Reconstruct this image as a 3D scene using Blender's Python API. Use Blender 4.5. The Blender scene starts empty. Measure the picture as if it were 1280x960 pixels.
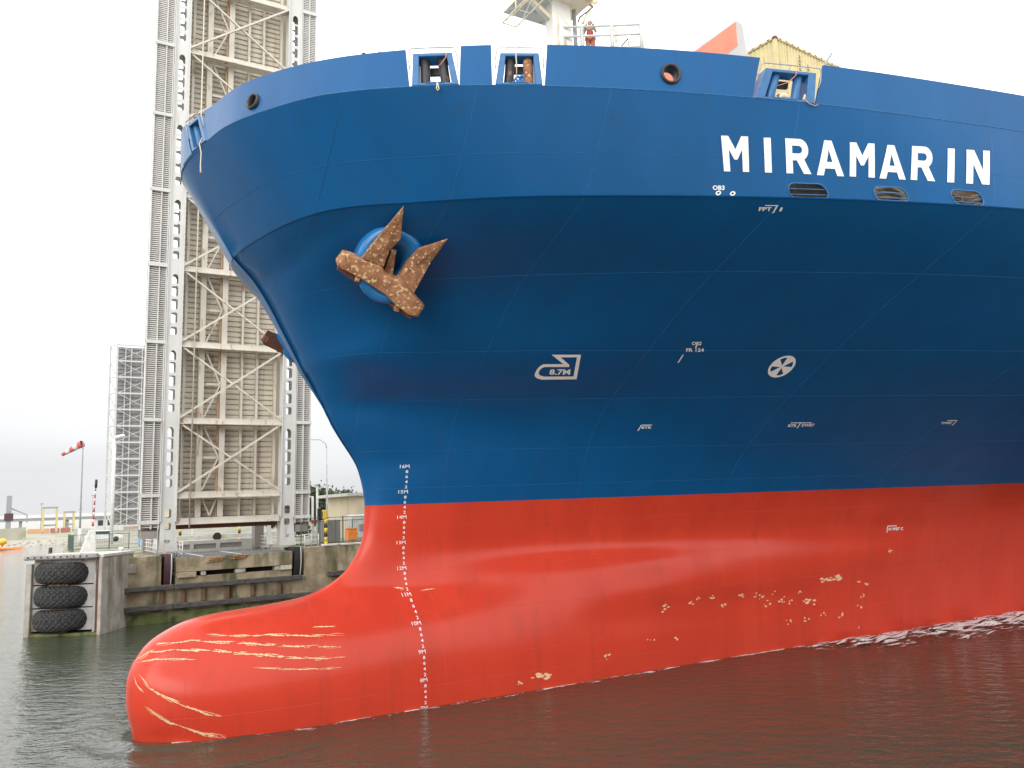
import bpy, bmesh, math, random
import numpy as np
from mathutils import Vector, Matrix
from mathutils.geometry import delaunay_2d_cdt
random.seed(7); rng = np.random.default_rng(7)
scene = bpy.context.scene
C = scene.collection
R = math.radians

# ------------------------------------------------------------------ camera
cam_d = bpy.data.cameras.new('camera'); cam = bpy.data.objects.new('camera', cam_d); C.objects.link(cam)
cam_d.sensor_width = 36.0; cam_d.lens = 36.0*1036/1280; cam_d.clip_end = 6000; cam_d.clip_start = 0.1
ROLL = math.atan(0.037); PITCH = math.atan(152*math.cos(ROLL)/1036)
_fw = Vector((0, math.cos(PITCH), math.sin(PITCH))); _up0 = Vector((0, -math.sin(PITCH), math.cos(PITCH))); _r0 = Vector((1, 0, 0))
_r = _r0*math.cos(ROLL) - _up0*math.sin(ROLL); _up = _r0*math.sin(ROLL) + _up0*math.cos(ROLL)
_m = Matrix((_r, _up, -_fw)).transposed().to_4x4(); _m.translation = Vector((0, 0, 7.3))
cam.matrix_world = _m
scene.camera = cam

# ------------------------------------------------------------------ sky, sun, exposure
SUN_EL, SUN_AZ = 13.0, -22.0      # azimuth measured from +Y towards +X: light comes from the left of the camera
w = bpy.data.worlds.new('World'); scene.world = w; w.use_nodes = True
nt = w.node_tree; nt.nodes.clear()
o_ = nt.nodes.new('ShaderNodeOutputWorld'); bg = nt.nodes.new('ShaderNodeBackground'); bg.inputs['Strength'].default_value = 0.1
sky = nt.nodes.new('ShaderNodeTexSky'); sky.sky_type = 'NISHITA'; sky.sun_disc = False
sky.sun_elevation = R(SUN_EL); sky.sun_rotation = R(SUN_AZ); sky.dust_density = 4.0
tc = nt.nodes.new('ShaderNodeTexCoord'); sep = nt.nodes.new('ShaderNodeSeparateXYZ'); nt.links.new(tc.outputs['Generated'], sep.inputs[0])
ramp = nt.nodes.new('ShaderNodeValToRGB'); e = ramp.color_ramp.elements      # overcast veil: grey at the horizon, brighter overhead
e[0].position = 0.0; e[0].color = (7.1, 7.15, 7.3, 1); e[1].position = 0.95; e[1].color = (20, 20.1, 20.4, 1)
for ps_, cl_ in ((.06, (7.7, 7.78, 7.95, 1)), (.12, (9.6, 9.75, 10.0, 1)), (.2, (17.0, 17.1, 17.4, 1)), (.35, (20, 20.1, 20.3, 1))): el = ramp.color_ramp.elements.new(ps_); el.color = cl_
nt.links.new(sep.outputs['Z'], ramp.inputs[0])
mp = nt.nodes.new('ShaderNodeMapping'); mp.inputs['Scale'].default_value = (1.5, 1.5, 7.0); nt.links.new(tc.outputs['Generated'], mp.inputs[0])
nz = nt.nodes.new('ShaderNodeTexNoise'); nz.inputs['Scale'].default_value = 1.6; nz.inputs['Detail'].default_value = 5; nt.links.new(mp.outputs[0], nz.inputs['Vector'])
mr = nt.nodes.new('ShaderNodeMapRange'); mr.inputs['From Min'].default_value = .3; mr.inputs['From Max'].default_value = .7; mr.inputs['To Min'].default_value = .92; mr.inputs['To Max'].default_value = 1.1
nt.links.new(nz.outputs['Fac'], mr.inputs['Value'])
mul = nt.nodes.new('ShaderNodeMixRGB'); mul.blend_type = 'MULTIPLY'; mul.inputs['Fac'].default_value = 1
nt.links.new(ramp.outputs['Color'], mul.inputs['Color1']); nt.links.new(mr.outputs['Result'], mul.inputs['Color2'])
mx = nt.nodes.new('ShaderNodeMixRGB'); mx.inputs['Fac'].default_value = 0.95
nt.links.new(sky.outputs[0], mx.inputs['Color1']); nt.links.new(mul.outputs[0], mx.inputs['Color2'])
nt.links.new(mx.outputs[0], bg.inputs['Color']); nt.links.new(bg.outputs[0], o_.inputs['Surface'])
sd = bpy.data.lights.new('sun', 'SUN'); sun = bpy.data.objects.new('sun', sd); C.objects.link(sun)
sd.energy = 1.5; sd.angle = R(40); sd.color = (1.0, 0.965, 0.92)
_dir = Vector((math.sin(R(SUN_AZ))*math.cos(R(SUN_EL)), -abs(math.cos(R(SUN_AZ)))*math.cos(R(SUN_EL)), math.sin(R(SUN_EL))))
sun.rotation_euler = _dir.to_track_quat('Z', 'Y').to_euler()
sky.sun_rotation = math.atan2(_dir.x, _dir.y)
vs = scene.view_settings; vs.view_transform = 'Standard'; vs.look = 'None'; vs.exposure = 0.18; vs.gamma = 1.0; vs.use_curve_mapping = False

# ------------------------------------------------------------------ materials
def mat(name, c1, c2=None, scale=3.0, stretch=(1, 1, 1), rough=.6, rough2=None, bump=0.0, bscale=None, metal=0.0, spec=.5, dirt=None, dscale=1.2, dstretch=(1, 1, .25), dlo=.55, dhi=.75, detail=5):
    m = bpy.data.materials.new(name); m.use_nodes = True; n = m.node_tree; b = n.nodes['Principled BSDF']
    b.inputs['Roughness'].default_value = rough; b.inputs['Metallic'].default_value = metal; b.inputs['Specular IOR Level'].default_value = spec
    g = n.nodes.new('ShaderNodeNewGeometry')
    def noise(sc, st):
        p = n.nodes.new('ShaderNodeMapping'); p.inputs['Scale'].default_value = st; n.links.new(g.outputs['Position'], p.inputs[0])
        t = n.nodes.new('ShaderNodeTexNoise'); t.inputs['Scale'].default_value = sc; t.inputs['Detail'].default_value = detail; n.links.new(p.outputs[0], t.inputs['Vector']); return t.outputs['Fac']
    def rng_(v, a, b_, lo, hi):
        r = n.nodes.new('ShaderNodeMapRange'); r.inputs['From Min'].default_value = a; r.inputs['From Max'].default_value = b_; r.inputs['To Min'].default_value = lo; r.inputs['To Max'].default_value = hi; n.links.new(v, r.inputs['Value']); return r.outputs['Result']
    col = n.nodes.new('ShaderNodeMixRGB'); col.inputs['Color1'].default_value = (*c1, 1); col.inputs['Color2'].default_value = (*(c2 or tuple(x*.8 for x in c1)), 1)
    f = noise(scale, stretch); n.links.new(rng_(f, .35, .65, 0, 1), col.inputs['Fac']); out = col.outputs['Color']
    if dirt:
        d = n.nodes.new('ShaderNodeMixRGB'); d.inputs['Color2'].default_value = (*dirt, 1); n.links.new(out, d.inputs['Color1'])
        n.links.new(rng_(noise(dscale, dstretch), dlo, dhi, 0, 1), d.inputs['Fac']); out = d.outputs['Color']
    n.links.new(out, b.inputs['Base Color'])
    if rough2 is not None: n.links.new(rng_(f, .3, .7, rough, rough2), b.inputs['Roughness'])
    if bump:
        bp = n.nodes.new('ShaderNodeBump'); bp.inputs['Strength'].default_value = bump; bp.inputs['Distance'].default_value = .05
        n.links.new(noise(bscale or scale*4, (1, 1, 1)), bp.inputs['Height']); n.links.new(bp.outputs[0], b.inputs['Normal'])
    return m
M = {}
M['blue'] = mat('hull_blue_paint', (.0040, .084, .238), (.0032, .076, .214), scale=.7, stretch=(1, 1, .15), rough=.32, rough2=.40, spec=.24, dirt=(.012, .066, .165), dscale=.9, dstretch=(2.2, 2.2, .05), dlo=.58, dhi=.90, bump=.10, bscale=.45)
M['red'] = mat('antifouling_red', (.57, .050, .024), (.52, .043, .021), scale=.6, stretch=(1, 1, .3), rough=.19, rough2=.26, spec=.27, dirt=(.44, .045, .022), dscale=1.1, dstretch=(2, 2, .1), dlo=.55, dhi=.8, bump=.06, bscale=.45)
M['seam_blue'] = mat('lit_seam_blue', (.03, .15, .33), (.012, .105, .26), scale=6, rough=.5)  # lighter than the hull blue: light caught on weld ridges, painted in
M['seam_red'] = mat('lit_seam_red', (.62, .10, .06), (.55, .06, .03), scale=6, rough=.5)  # paler red, painting the light that the weld ridges catch
M['white'] = mat('white_mark_paint', (.84, .84, .82), (.80, .80, .78), rough=.5)
M['bluefit'] = mat('blue_fitting_paint', (.03, .14, .32), (.022, .11, .26), scale=4, rough=.4, dirt=(.2, .1, .05), dscale=5, dlo=.66, dhi=.75)
M['bolster'] = mat('bolster_blue', (.020, .17, .43), (.016, .14, .36), scale=3, rough=.25, dirt=(.25, .13, .07), dscale=2.5, dstretch=(1, 1, 1), dlo=.66, dhi=.72)
M['rust'] = mat('rusty_steel', (.42, .195, .095), (.21, .09, .042), scale=4, rough=.85, bump=.6, bscale=14, dirt=(.66, .45, .24), dscale=8, dstretch=(1, 1, 1), dlo=.55, dhi=.62, detail=12)
M['rustdark'] = mat('dark_rusty_steel', (.12, .05, .03), (.17, .07, .04), scale=4, rough=.85, bump=.5, bscale=14)
M['black'] = mat('black_fitting', (.022, .022, .024), (.035, .03, .028), scale=5, rough=.5, dirt=(.25, .12, .05), dscale=4, dstretch=(1, 1, .6), dlo=.64, dhi=.72)
M['dark'] = mat('recess_shade', (.012, .012, .012), rough=.9)  # near-black colour standing for shade inside holes and slots
M['scrape'] = mat('bare_primer', (.78, .55, .33), (.70, .42, .24), scale=9, rough=.8)
M['steelw'] = mat('white_ship_steel', (.78, .76, .70), (.72, .69, .62), scale=2, rough=.5, dirt=(.45, .30, .18), dscale=2, dlo=.62, dhi=.75)
M['rail'] = mat('galvanised_rail', (.36, .36, .36), (.3, .3, .3), rough=.45)
M['rope'] = mat('mooring_rope', (.70, .62, .50), (.55, .45, .35), scale=20, rough=.9)
M['ropered'] = mat('red_rope', (.60, .22, .18), (.5, .3, .25), scale=20, rough=.9)
M['roperblue'] = mat('blue_rope', (.05, .22, .5), (.03, .15, .4), scale=12, rough=.9)
M['bridge'] = mat('bridge_white_steel', (.64, .64, .61), (.57, .57, .54), scale=1.2, stretch=(1, 1, .3), rough=.5, dirt=(.40, .30, .20), dscale=1.0, dstretch=(3, 3, .2), dlo=.60, dhi=.78)
M['beige'] = mat('bridge_deck_beige', (.60, .55, .45), (.53, .48, .39), scale=.8, stretch=(1, 1, .3), rough=.6, dirt=(.30, .19, .11), dscale=1.0, dstretch=(2.5, 2.5, .12), dlo=.60, dhi=.80)
M['beige2'] = mat('bridge_beam_beige', (.64, .60, .52), (.57, .53, .45), scale=1, stretch=(1, 1, .4), rough=.55, dirt=(.38, .20, .09), dscale=1.6, dstretch=(1.5, 1.5, .5), dlo=.58, dhi=.72)
M['grating'] = mat('footway_back_steel', (.30, .27, .25), (.25, .22, .21), scale=1, rough=.7)
M['rustpipe'] = mat('rust_stained_pipe', (.50, .36, .22), (.34, .19, .10), scale=1.5, rough=.8)
M['slat'] = mat('footway_slat_paint', (.72, .70, .66), (.64, .62, .59), scale=1, rough=.6)
M['concrete'] = mat('weathered_concrete', (.40, .335, .225), (.23, .185, .115), scale=1.1, rough=.9, bump=.8, bscale=4, dirt=(.10, .10, .045), dscale=.6, dstretch=(1.6, 1.6, .4), dlo=.48, dhi=.62, detail=9)
M['concrete2'] = mat('pale_concrete', (.46, .43, .37), (.33, .30, .25), scale=1.3, rough=.9, bump=.6, bscale=5, dirt=(.18, .16, .10), dscale=.9, dlo=.50, dhi=.66, detail=9)
M['algae'] = mat('algae_concrete', (.10, .13, .03), (.17, .16, .08), scale=1.3, rough=.85, bump=.5, bscale=5, dirt=(.035, .055, .015), dscale=1.2, dstretch=(1, 1, .7), dlo=.48, dhi=.62)
M['timber'] = mat('tarred_timber', (.055, .05, .048), (.10, .095, .09), scale=2, stretch=(1, 1, 4), rough=.85, bump=.5, bscale=9)
M['brown'] = mat('rusty_post', (.20, .12, .07), (.13, .08, .05), scale=3, rough=.9, bump=.4)
M['tyre'] = mat('tyre_rubber', (.028, .028, .030), (.046, .045, .044), scale=2.5, rough=.7, bump=.25, bscale=20)
M['fendwhite'] = mat('worn_white_concrete', (.64, .62, .57), (.52, .50, .45), scale=1.4, rough=.8, dirt=(.25, .20, .14), dscale=1.5, dlo=.58, dhi=.7, bump=.3)
M['plate'] = mat('fender_wear_plate', (.38, .36, .34), (.28, .27, .26), scale=1.5, rough=.7, dirt=(.20, .12, .08), dscale=2, dstretch=(1, 1, .6), dlo=.58, dhi=.7)
M['asphalt'] = mat('asphalt', (.10, .10, .105), (.13, .13, .13), scale=1.2, rough=.85, bump=.2, bscale=12)
M['ground'] = mat('quay_paving', (.30, .28, .24), (.24, .23, .19), scale=.5, rough=.95, dirt=(.14, .15, .06), dscale=.25, dstretch=(1, 1, 1), dlo=.5, dhi=.6, bump=.2)
M['farbank'] = mat('far_bank', (.36, .34, .28), (.30, .29, .23), scale=.12, rough=.95, dirt=(.20, .22, .11), dscale=.07, dstretch=(1, 1, 1), dlo=.52, dhi=.6)
M['pinkwall'] = mat('pinkish_brick_render', (.45, .33, .28), (.40, .28, .24), scale=.6, rough=.9)
M['cream'] = mat('cream_render', (.60, .52, .38), (.54, .46, .33), scale=.7, rough=.85, dirt=(.40, .33, .23), dscale=.8, dlo=.6, dhi=.75)
M['greyroof'] = mat('grey_roof_edge', (.55, .54, .50), rough=.7)
M['green'] = mat('green_fence_paint', (.05, .10, .075), (.04, .08, .06), rough=.5)
M['yellow'] = mat('yellow_paint', (.72, .50, .05), (.62, .42, .05), rough=.5)
M['blackp'] = mat('black_paint', (.03, .03, .03), rough=.5)
M['orange'] = mat('orange_paint', (.72, .24, .05), (.62, .19, .04), rough=.6)
M['redp'] = mat('red_paint', (.55, .06, .05), (.48, .05, .05), rough=.55)
M['mast'] = mat('cream_mast_paint', (.82, .72, .52), (.76, .64, .45), scale=1.2, rough=.45, dirt=(.60, .42, .24), dscale=2, dlo=.6, dhi=.72)
M['salmon'] = mat('orange_band_paint', (.72, .22, .13), (.66, .19, .11), scale=2, rough=.55)
M['contyellow'] = mat('container_yellow', (.60, .51, .27), (.53, .45, .23), scale=1.2, rough=.6, dirt=(.32, .16, .07), dscale=2.2, dstretch=(2.5, 2.5, .4), dlo=.60, dhi=.70)
M['bulkwhite'] = mat('bulkhead_grey_white', (.50, .49, .46), (.45, .44, .41), scale=1.5, rough=.6, dirt=(.36, .32, .27), dscale=2, dlo=.58, dhi=.7)
M['railpaint'] = mat('rail_paint', (.58, .57, .53), (.5, .49, .46), scale=3, rough=.5)
M['faryellow'] = mat('far_yellow_hazed', (.56, .46, .20), (.5, .42, .2), rough=.7)  # yellow paled to put distance haze into the colour
M['farorange'] = mat('far_orange_hazed', (.60, .33, .17), rough=.7)  # washed-out orange, haze mixed into the colour
M['farred'] = mat('far_red_hazed', (.42, .15, .13), rough=.7)  # red paled the same way, haze painted in
M['sockred'] = mat('faded_sock_red', (.62, .15, .13), (.55, .13, .12), rough=.8)
M['skin'] = mat('skin', (.52, .30, .22), rough=.6)
M['hair'] = mat('dark_hair', (.03, .022, .018), rough=.7)
M['overall'] = mat('red_overall', (.52, .09, .06), (.40, .07, .05), scale=6, rough=.85)
M['overall2'] = mat('faded_orange_trousers', (.48, .17, .10), (.40, .12, .08), scale=6, rough=.85)
M['shirt'] = mat('khaki_shirt', (.40, .37, .28), (.32, .30, .24), scale=6, rough=.9)
M['leaf'] = mat('leaf', (.075, .115, .050), (.045, .075, .035), scale=1.5, rough=.7)
M['bark'] = mat('bark', (.10, .075, .05), rough=.9)
M['glass'] = mat('window_glass', (.05, .07, .08), rough=.08, spec=.8)
M['blueplastic'] = mat('blue_tank_plastic', (.08, .35, .65), rough=.4)
M['purple'] = mat('purple_primer_steel', (.085, .035, .048), (.06, .03, .035), scale=2, rough=.5)
M['grass'] = mat('dry_grass', (.22, .21, .08), (.14, .17, .05), scale=3, rough=.95)
M['tan'] = mat('tan_tarpaulin', (.62, .42, .24), (.34, .18, .09), scale=1.6, stretch=(1, 1, 2.5), rough=.9, dirt=(.62, .52, .36), dscale=1.5, dstretch=(1, 1, 1), dlo=.55, dhi=.65)
M['farsteel'] = mat('far_lattice_steel', (.56, .55, .53), (.5, .49, .47), rough=.6)
M['fardeck'] = mat('far_deck_grey', (.30, .29, .28), (.26, .25, .24), rough=.8)
M['farwhite'] = mat('far_white', (.72, .72, .70), rough=.7)
M['fargrey'] = mat('far_grey', (.30, .31, .34), rough=.8)

def water_mat():
    m = bpy.data.materials.new('murky_water'); m.use_nodes = True; n = m.node_tree; b = n.nodes['Principled BSDF']
    b.inputs['Base Color'].default_value = (.030, .045, .026, 1); b.inputs['Roughness'].default_value = .05; b.inputs['IOR'].default_value = 1.33
    g = n.nodes.new('ShaderNodeNewGeometry')
    def noise(sc, st, det, rot):
        p = n.nodes.new('ShaderNodeMapping'); p.inputs['Scale'].default_value = st; p.inputs['Rotation'].default_value = (0, 0, rot); n.links.new(g.outputs['Position'], p.inputs[0])
        t = n.nodes.new('ShaderNodeTexNoise'); t.inputs['Scale'].default_value = sc; t.inputs['Detail'].default_value = det; n.links.new(p.outputs[0], t.inputs['Vector']); return t.outputs['Fac']
    def add(a_, b_, k):
        mm = n.nodes.new('ShaderNodeMath'); mm.operation = 'MULTIPLY_ADD'; n.links.new(b_, mm.inputs[0]); mm.inputs[1].default_value = k; n.links.new(a_, mm.inputs[2]); return mm.outputs[0]
    h = add(add(noise(1.7, (.75, 1.25, 1), 4, .35), noise(5.2, (.8, 1.3, 1), 3, -.3), .30), noise(.22, (1, 1.3, 1), 2, .5), 1.1)
    dp = n.nodes.new('ShaderNodeVectorMath'); dp.operation = 'DOT_PRODUCT'; n.links.new(g.outputs['Position'], dp.inputs[0]); dp.inputs[1].default_value = (.857, .515, 0)
    lee = n.nodes.new('ShaderNodeMapRange'); lee.inputs['From Min'].default_value = 0; lee.inputs['From Max'].default_value = 16; lee.inputs['To Min'].default_value = 1.0; lee.inputs['To Max'].default_value = .9
    n.links.new(dp.outputs['Value'], lee.inputs['Value']); sc_ = n.nodes.new('ShaderNodeMath'); sc_.operation = 'MULTIPLY'; n.links.new(h, sc_.inputs[0]); n.links.new(lee.outputs['Result'], sc_.inputs[1]); h = sc_.outputs[0]   # calmer in the lee of the hull
    bp = n.nodes.new('ShaderNodeBump'); bp.inputs['Strength'].default_value = 1.0; bp.inputs['Distance'].default_value = .095
    n.links.new(h, bp.inputs['Height']); n.links.new(bp.outputs[0], b.inputs['Normal'])
    cm = n.nodes.new('ShaderNodeMixRGB'); cm.inputs['Color1'].default_value = (.030, .044, .028, 1); cm.inputs['Color2'].default_value = (.062, .066, .044, 1)
    n.links.new(noise(.09, (1, 1, 1), 4, 0), cm.inputs['Fac']); n.links.new(cm.outputs[0], b.inputs['Base Color'])
    return m
M['water'] = water_mat()
def foam_mat():
    m = bpy.data.materials.new('white_foam'); m.use_nodes = True; n = m.node_tree; b = n.nodes['Principled BSDF']
    b.inputs['Base Color'].default_value = (.80, .79, .77, 1); b.inputs['Roughness'].default_value = .8
    g = n.nodes.new('ShaderNodeNewGeometry'); p = n.nodes.new('ShaderNodeMapping'); p.inputs['Rotation'].default_value = (0, 0, -R(31)); n.links.new(g.outputs['Position'], p.inputs[0])
    p2 = n.nodes.new('ShaderNodeMapping'); p2.inputs['Scale'].default_value = (.55, 2.2, 1); n.links.new(p.outputs[0], p2.inputs[0])
    t = n.nodes.new('ShaderNodeTexNoise'); t.inputs['Scale'].default_value = 1.5; t.inputs['Detail'].default_value = 10; t.inputs['Roughness'].default_value = .68; n.links.new(p2.outputs[0], t.inputs['Vector'])
    va = n.nodes.new('ShaderNodeVertexColor'); va.layer_name = 'cover'
    nr_ = n.nodes.new('ShaderNodeMapRange'); nr_.inputs['From Min'].default_value = .36; nr_.inputs['From Max'].default_value = .62; n.links.new(t.outputs['Fac'], nr_.inputs['Value'])
    s = n.nodes.new('ShaderNodeMath'); s.operation = 'ADD'; n.links.new(nr_.outputs['Result'], s.inputs[0]); n.links.new(va.outputs['Color'], s.inputs[1])
    r = n.nodes.new('ShaderNodeMapRange'); r.inputs['From Min'].default_value = 1.0; r.inputs['From Max'].default_value = 1.16; n.links.new(s.outputs[0], r.inputs['Value'])
    n.links.new(r.outputs['Result'], b.inputs['Alpha'])
    return m
M['foam'] = foam_mat()

# ------------------------------------------------------------------ frames: ship (s aft, b to port, z up), same axes serve the quay
TH = R(31); A = np.array([math.cos(TH), math.sin(TH), 0.]); NN = np.array([math.sin(TH), -math.cos(TH), 0.]); ZZ = np.array([0, 0, 1.])
P0 = np.array([-12.66, 29.55, 0.])
def W(s, b, z):
    s, b, z = np.broadcast_arrays(np.asarray(s, float), np.asarray(b, float), np.asarray(z, float))
    return P0 + s[..., None]*A + b[..., None]*NN + z[..., None]*ZZ

# ------------------------------------------------------------------ mesh helpers
def link(name, me, parent=None):
    o = bpy.data.objects.new(name, me); C.objects.link(o)
    if parent is not None: o.parent = parent
    return o
def wloc(o):
    v = np.zeros(3)
    while o is not None: v = v + np.array(o.location); o = o.parent
    return v
class MB:
    """collects world-space geometry and links it as ONE mesh object"""
    def __init__(s): s.v = []; s.f = []; s.m = []
    def add(s, V, F, m=0):
        k = len(s.v); s.v.extend([tuple(map(float, p)) for p in V]); s.f.extend([tuple(i+k for i in f) for f in F]); s.m.extend([m]*len(F)); return s
    def hexa(s, P, m=0):    # 8 corners: bottom ring 0-3, top ring 4-7
        return s.add(P, [(0, 3, 2, 1), (4, 5, 6, 7), (0, 1, 5, 4), (1, 2, 6, 5), (2, 3, 7, 6), (3, 0, 4, 7)], m)
    def box(s, o, ex, ey, ez, a0, a1, b0, b1, c0, c1, m=0):
        o, ex, ey, ez = map(np.asarray, (o, ex, ey, ez))
        P = [o+ex*x+ey*y+ez*z for z in (c0, c1) for (x, y) in ((a0, b0), (a1, b0), (a1, b1), (a0, b1))]
        return s.hexa(P, m)
    def bar(s, p, q, wd, ht, side=None, m=0):
        p, q = np.asarray(p, float), np.asarray(q, float); d = q-p; L = np.linalg.norm(d); d /= L
        u = np.asarray(side, float) if side is not None else (np.array([0, 0, 1.]) if abs(d[2]) < .9 else np.array([1., 0, 0]))
        u = u-d*(u@d); u /= np.linalg.norm(u); v = np.cross(d, u)
        return s.box(p, d, u, v, 0, L, -wd/2, wd/2, -ht/2, ht/2, m)
    def tube(s, pts, r, n=8, m=0, caps=True):
        pts = [np.asarray(p, float) for p in pts]; rr = r if hasattr(r, '__len__') else [r]*len(pts); V = []; u = None
        for i, p in enumerate(pts):
            d = pts[min(i+1, len(pts)-1)]-pts[max(i-1, 0)]; d = d/(np.linalg.norm(d)+1e-12)
            if u is None: u = np.array([0, 0, 1.]) if abs(d[2]) < .9 else np.array([1., 0, 0])
            u = u-d*(u@d); u /= np.linalg.norm(u)+1e-12; v = np.cross(d, u)
            V += [p+rr[i]*(u*math.cos(t)+v*math.sin(t)) for t in (2*math.pi*k/n for k in range(n))]
        F = [(i*n+k, i*n+(k+1) % n, (i+1)*n+(k+1) % n, (i+1)*n+k) for i in range(len(pts)-1) for k in range(n)]
        if caps: F += [tuple(range(n))[::-1], tuple((len(pts)-1)*n+k for k in range(n))]
        return s.add(V, F, m)
    def prism(s, poly, o, ex, ey, ez, d0, d1, m=0):
        o, ex, ey, ez = map(np.asarray, (o, ex, ey, ez)); n = len(poly)
        V = [o+ex*x+ey*y+ez*d for d in (d0, d1) for x, y in poly]
        return s.add(V, [tuple(range(n))[::-1], tuple(range(n, 2*n))]+[(i, (i+1) % n, (i+1) % n+n, i+n) for i in range(n)], m)
    def build(s, name, mats, parent=None, smooth=False, auto=None, bevel=0):
        me = bpy.data.meshes.new(name); off = wloc(parent) if parent is not None else np.zeros(3)
        me.from_pydata([tuple(np.array(p)-off) for p in s.v], [], s.f)
        if not isinstance(mats, (list, tuple)): mats = [mats]
        for q in mats: me.materials.append(M[q] if isinstance(q, str) else q)
        me.polygons.foreach_set('material_index', s.m)
        me.update(); me.validate()
        bm = bmesh.new(); bm.from_mesh(me); bmesh.ops.recalc_face_normals(bm, faces=bm.faces)
        if bevel: bmesh.ops.bevel(bm, geom=bm.edges[:], offset=bevel, segments=1, affect='EDGES', clamp_overlap=True)
        if smooth or auto:
            for f in bm.faces: f.smooth = True
        if auto:
            for ed in bm.edges:
                if len(ed.link_faces) == 2 and ed.calc_face_angle(0) > R(auto): ed.smooth = False
        bm.to_mesh(me); bm.free()
        return link(name, me, parent)
def thing(name, label, cat, loc, group=None):
    o = bpy.data.objects.new(name, None); C.objects.link(o); o.location = tuple(map(float, loc)); o.empty_display_size = .2
    o['label'] = label; o['category'] = cat
    if group: o['group'] = group
    return o
def tag(o, label, cat, group=None):
    o['label'] = label; o['category'] = cat
    if group: o['group'] = group
    return o
def copy_tree(o, loc, label=None, rot=None):
    c = o.copy(); C.objects.link(c); c.location = tuple(map(float, loc))
    if label: c['label'] = label
    if rot is not None: c.rotation_euler = (0, 0, rot)
    for ch in o.children:
        k = ch.copy(); C.objects.link(k); k.parent = c
        for g in ch.children:
            q = g.copy(); C.objects.link(q); q.parent = k
    return c
def structure(o): o['kind'] = 'structure'; return o
def stuff(o): o['kind'] = 'stuff'; return o
def cdt(outer, holes=(), step=None):
    """triangulated polygon with holes; optional inner grid. returns 2D points, triangles, boundary loops"""
    P = []; loops = []
    for lp in [outer]+list(holes):
        q = []
        for i in range(len(lp)):
            p0, p1 = np.array(lp[i], float), np.array(lp[(i+1) % len(lp)], float)
            k = max(1, int(np.ceil(np.linalg.norm(p1-p0)/step))) if step else 1
            for j in range(k): q.append(len(P)); P.append(tuple(p0+(p1-p0)*j/k))
        loops.append(q)
    E = [(l[i], l[(i+1) % len(l)]) for l in loops for i in range(len(l))]
    def inside(p, lp):
        c = False; n = len(lp)
        for i in range(n):
            (x1, y1), (x2, y2) = lp[i], lp[(i+1) % n]
            if (y1 > p[1]) != (y2 > p[1]) and p[0] < (x2-x1)*(p[1]-y1)/(y2-y1)+x1: c = not c
        return c
    if step:
        xs = [p[0] for p in outer]; ys = [p[1] for p in outer]
        for x in np.arange(min(xs)+step/2, max(xs), step):
            for y in np.arange(min(ys)+step/2, max(ys), step):
                if inside((x, y), outer) and not any(inside((x, y), h) for h in holes): P.append((x, y))
    r = delaunay_2d_cdt([Vector(p) for p in P], E, [], 0, 1e-6)
    V = [(p.x, p.y) for p in r[0]]; T = []
    for t in r[2]:
        cx = sum(V[i][0] for i in t)/len(t); cy = sum(V[i][1] for i in t)/len(t)
        if inside((cx, cy), outer) and not any(inside((cx, cy), h) for h in holes): T.append(tuple(t))
    return V, T
def shell(mb, V, T, fmap, thick, m=0, m2=None):
    """maps a 2D triangulation to 3D: fmap(points)->(outer, inward normal); gives it thickness"""
    Pn = np.array(V); O, N = fmap(Pn); n = len(V); I = O+N*thick
    ed = {}
    for t in T:
        for i in range(len(t)):
            a_, b_ = t[i], t[(i+1) % len(t)]; ed.setdefault((min(a_, b_), max(a_, b_)), []).append((a_, b_))
    F = [t for t in T]; G = [tuple(i+n for i in t[::-1]) for t in T]; S = [(b_, a_, a_+n, b_+n) for v in ed.values() if len(v) == 1 for a_, b_ in v]
    k = len(mb.v); mb.add(np.vstack([O, I]), F+S, m); mb.f += [tuple(i+k for i in g) for g in G]; mb.m += [m if m2 is None else m2]*len(G)
    return mb
def circ(cx, cy, rx, ry=None, n=20): return [(cx+rx*math.cos(2*math.pi*i/n), cy+(ry or rx)*math.sin(2*math.pi*i/n)) for i in range(n)]
def oval(cx, cy, hw, hh, n=8):
    r = hh; return [(cx+(hw-r)+r*math.cos(t), cy+r*math.sin(t)) for t in np.linspace(-math.pi/2, math.pi/2, n)]+[(cx-(hw-r)+r*math.cos(t), cy+r*math.sin(t)) for t in np.linspace(math.pi/2, 1.5*math.pi, n)]
# ------------------------------------------------------------------ hull form: measured waterlines joined by a smooth surface
STEM=np.array([(-6,4.5),(-4,1.6),(-2.5,.35),(-1,-.42),(.23,-.66),(1.04,-.84),(1.69,-.88),(2.4,-.70),(3.01,-.29),(3.49,.47),(3.78,1.34),(3.9,2.44),(4.07,4.61),(4.43,5.97),(5.15,6.97),(5.89,7.44),(6.41,7.61),(7.55,7.69),(8.34,7.6),(9.24,7.3),(10.07,6.77),(10.77,6.35),(11.59,5.95),(12.89,5.2),(14.48,4.35),(15.6,3.75),(16.4,3.2),(17.2,2.4),(18.68,1.25),(20.4,.55),(21.9,.5)])
def pchip(x,y,xq):
    x=np.asarray(x,float);y=np.asarray(y,float);h=np.diff(x);d=np.diff(y)/h
    m=np.zeros(len(x))
    for i in range(1,len(x)-1):
        if d[i-1]*d[i]>0:
            w1=2*h[i]+h[i-1];w2=h[i]+2*h[i-1];m[i]=(w1+w2)/(w1/d[i-1]+w2/d[i])
    m[0]=d[0];m[-1]=d[-1]
    i=np.clip(np.searchsorted(x,xq)-1,0,len(x)-2);t=(xq-x[i])/h[i]
    return (2*t**3-3*t**2+1)*y[i]+(t**3-2*t**2+t)*h[i]*m[i]+(-2*t**3+3*t**2)*y[i+1]+(t**3-t**2)*h[i]*m[i+1]
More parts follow.
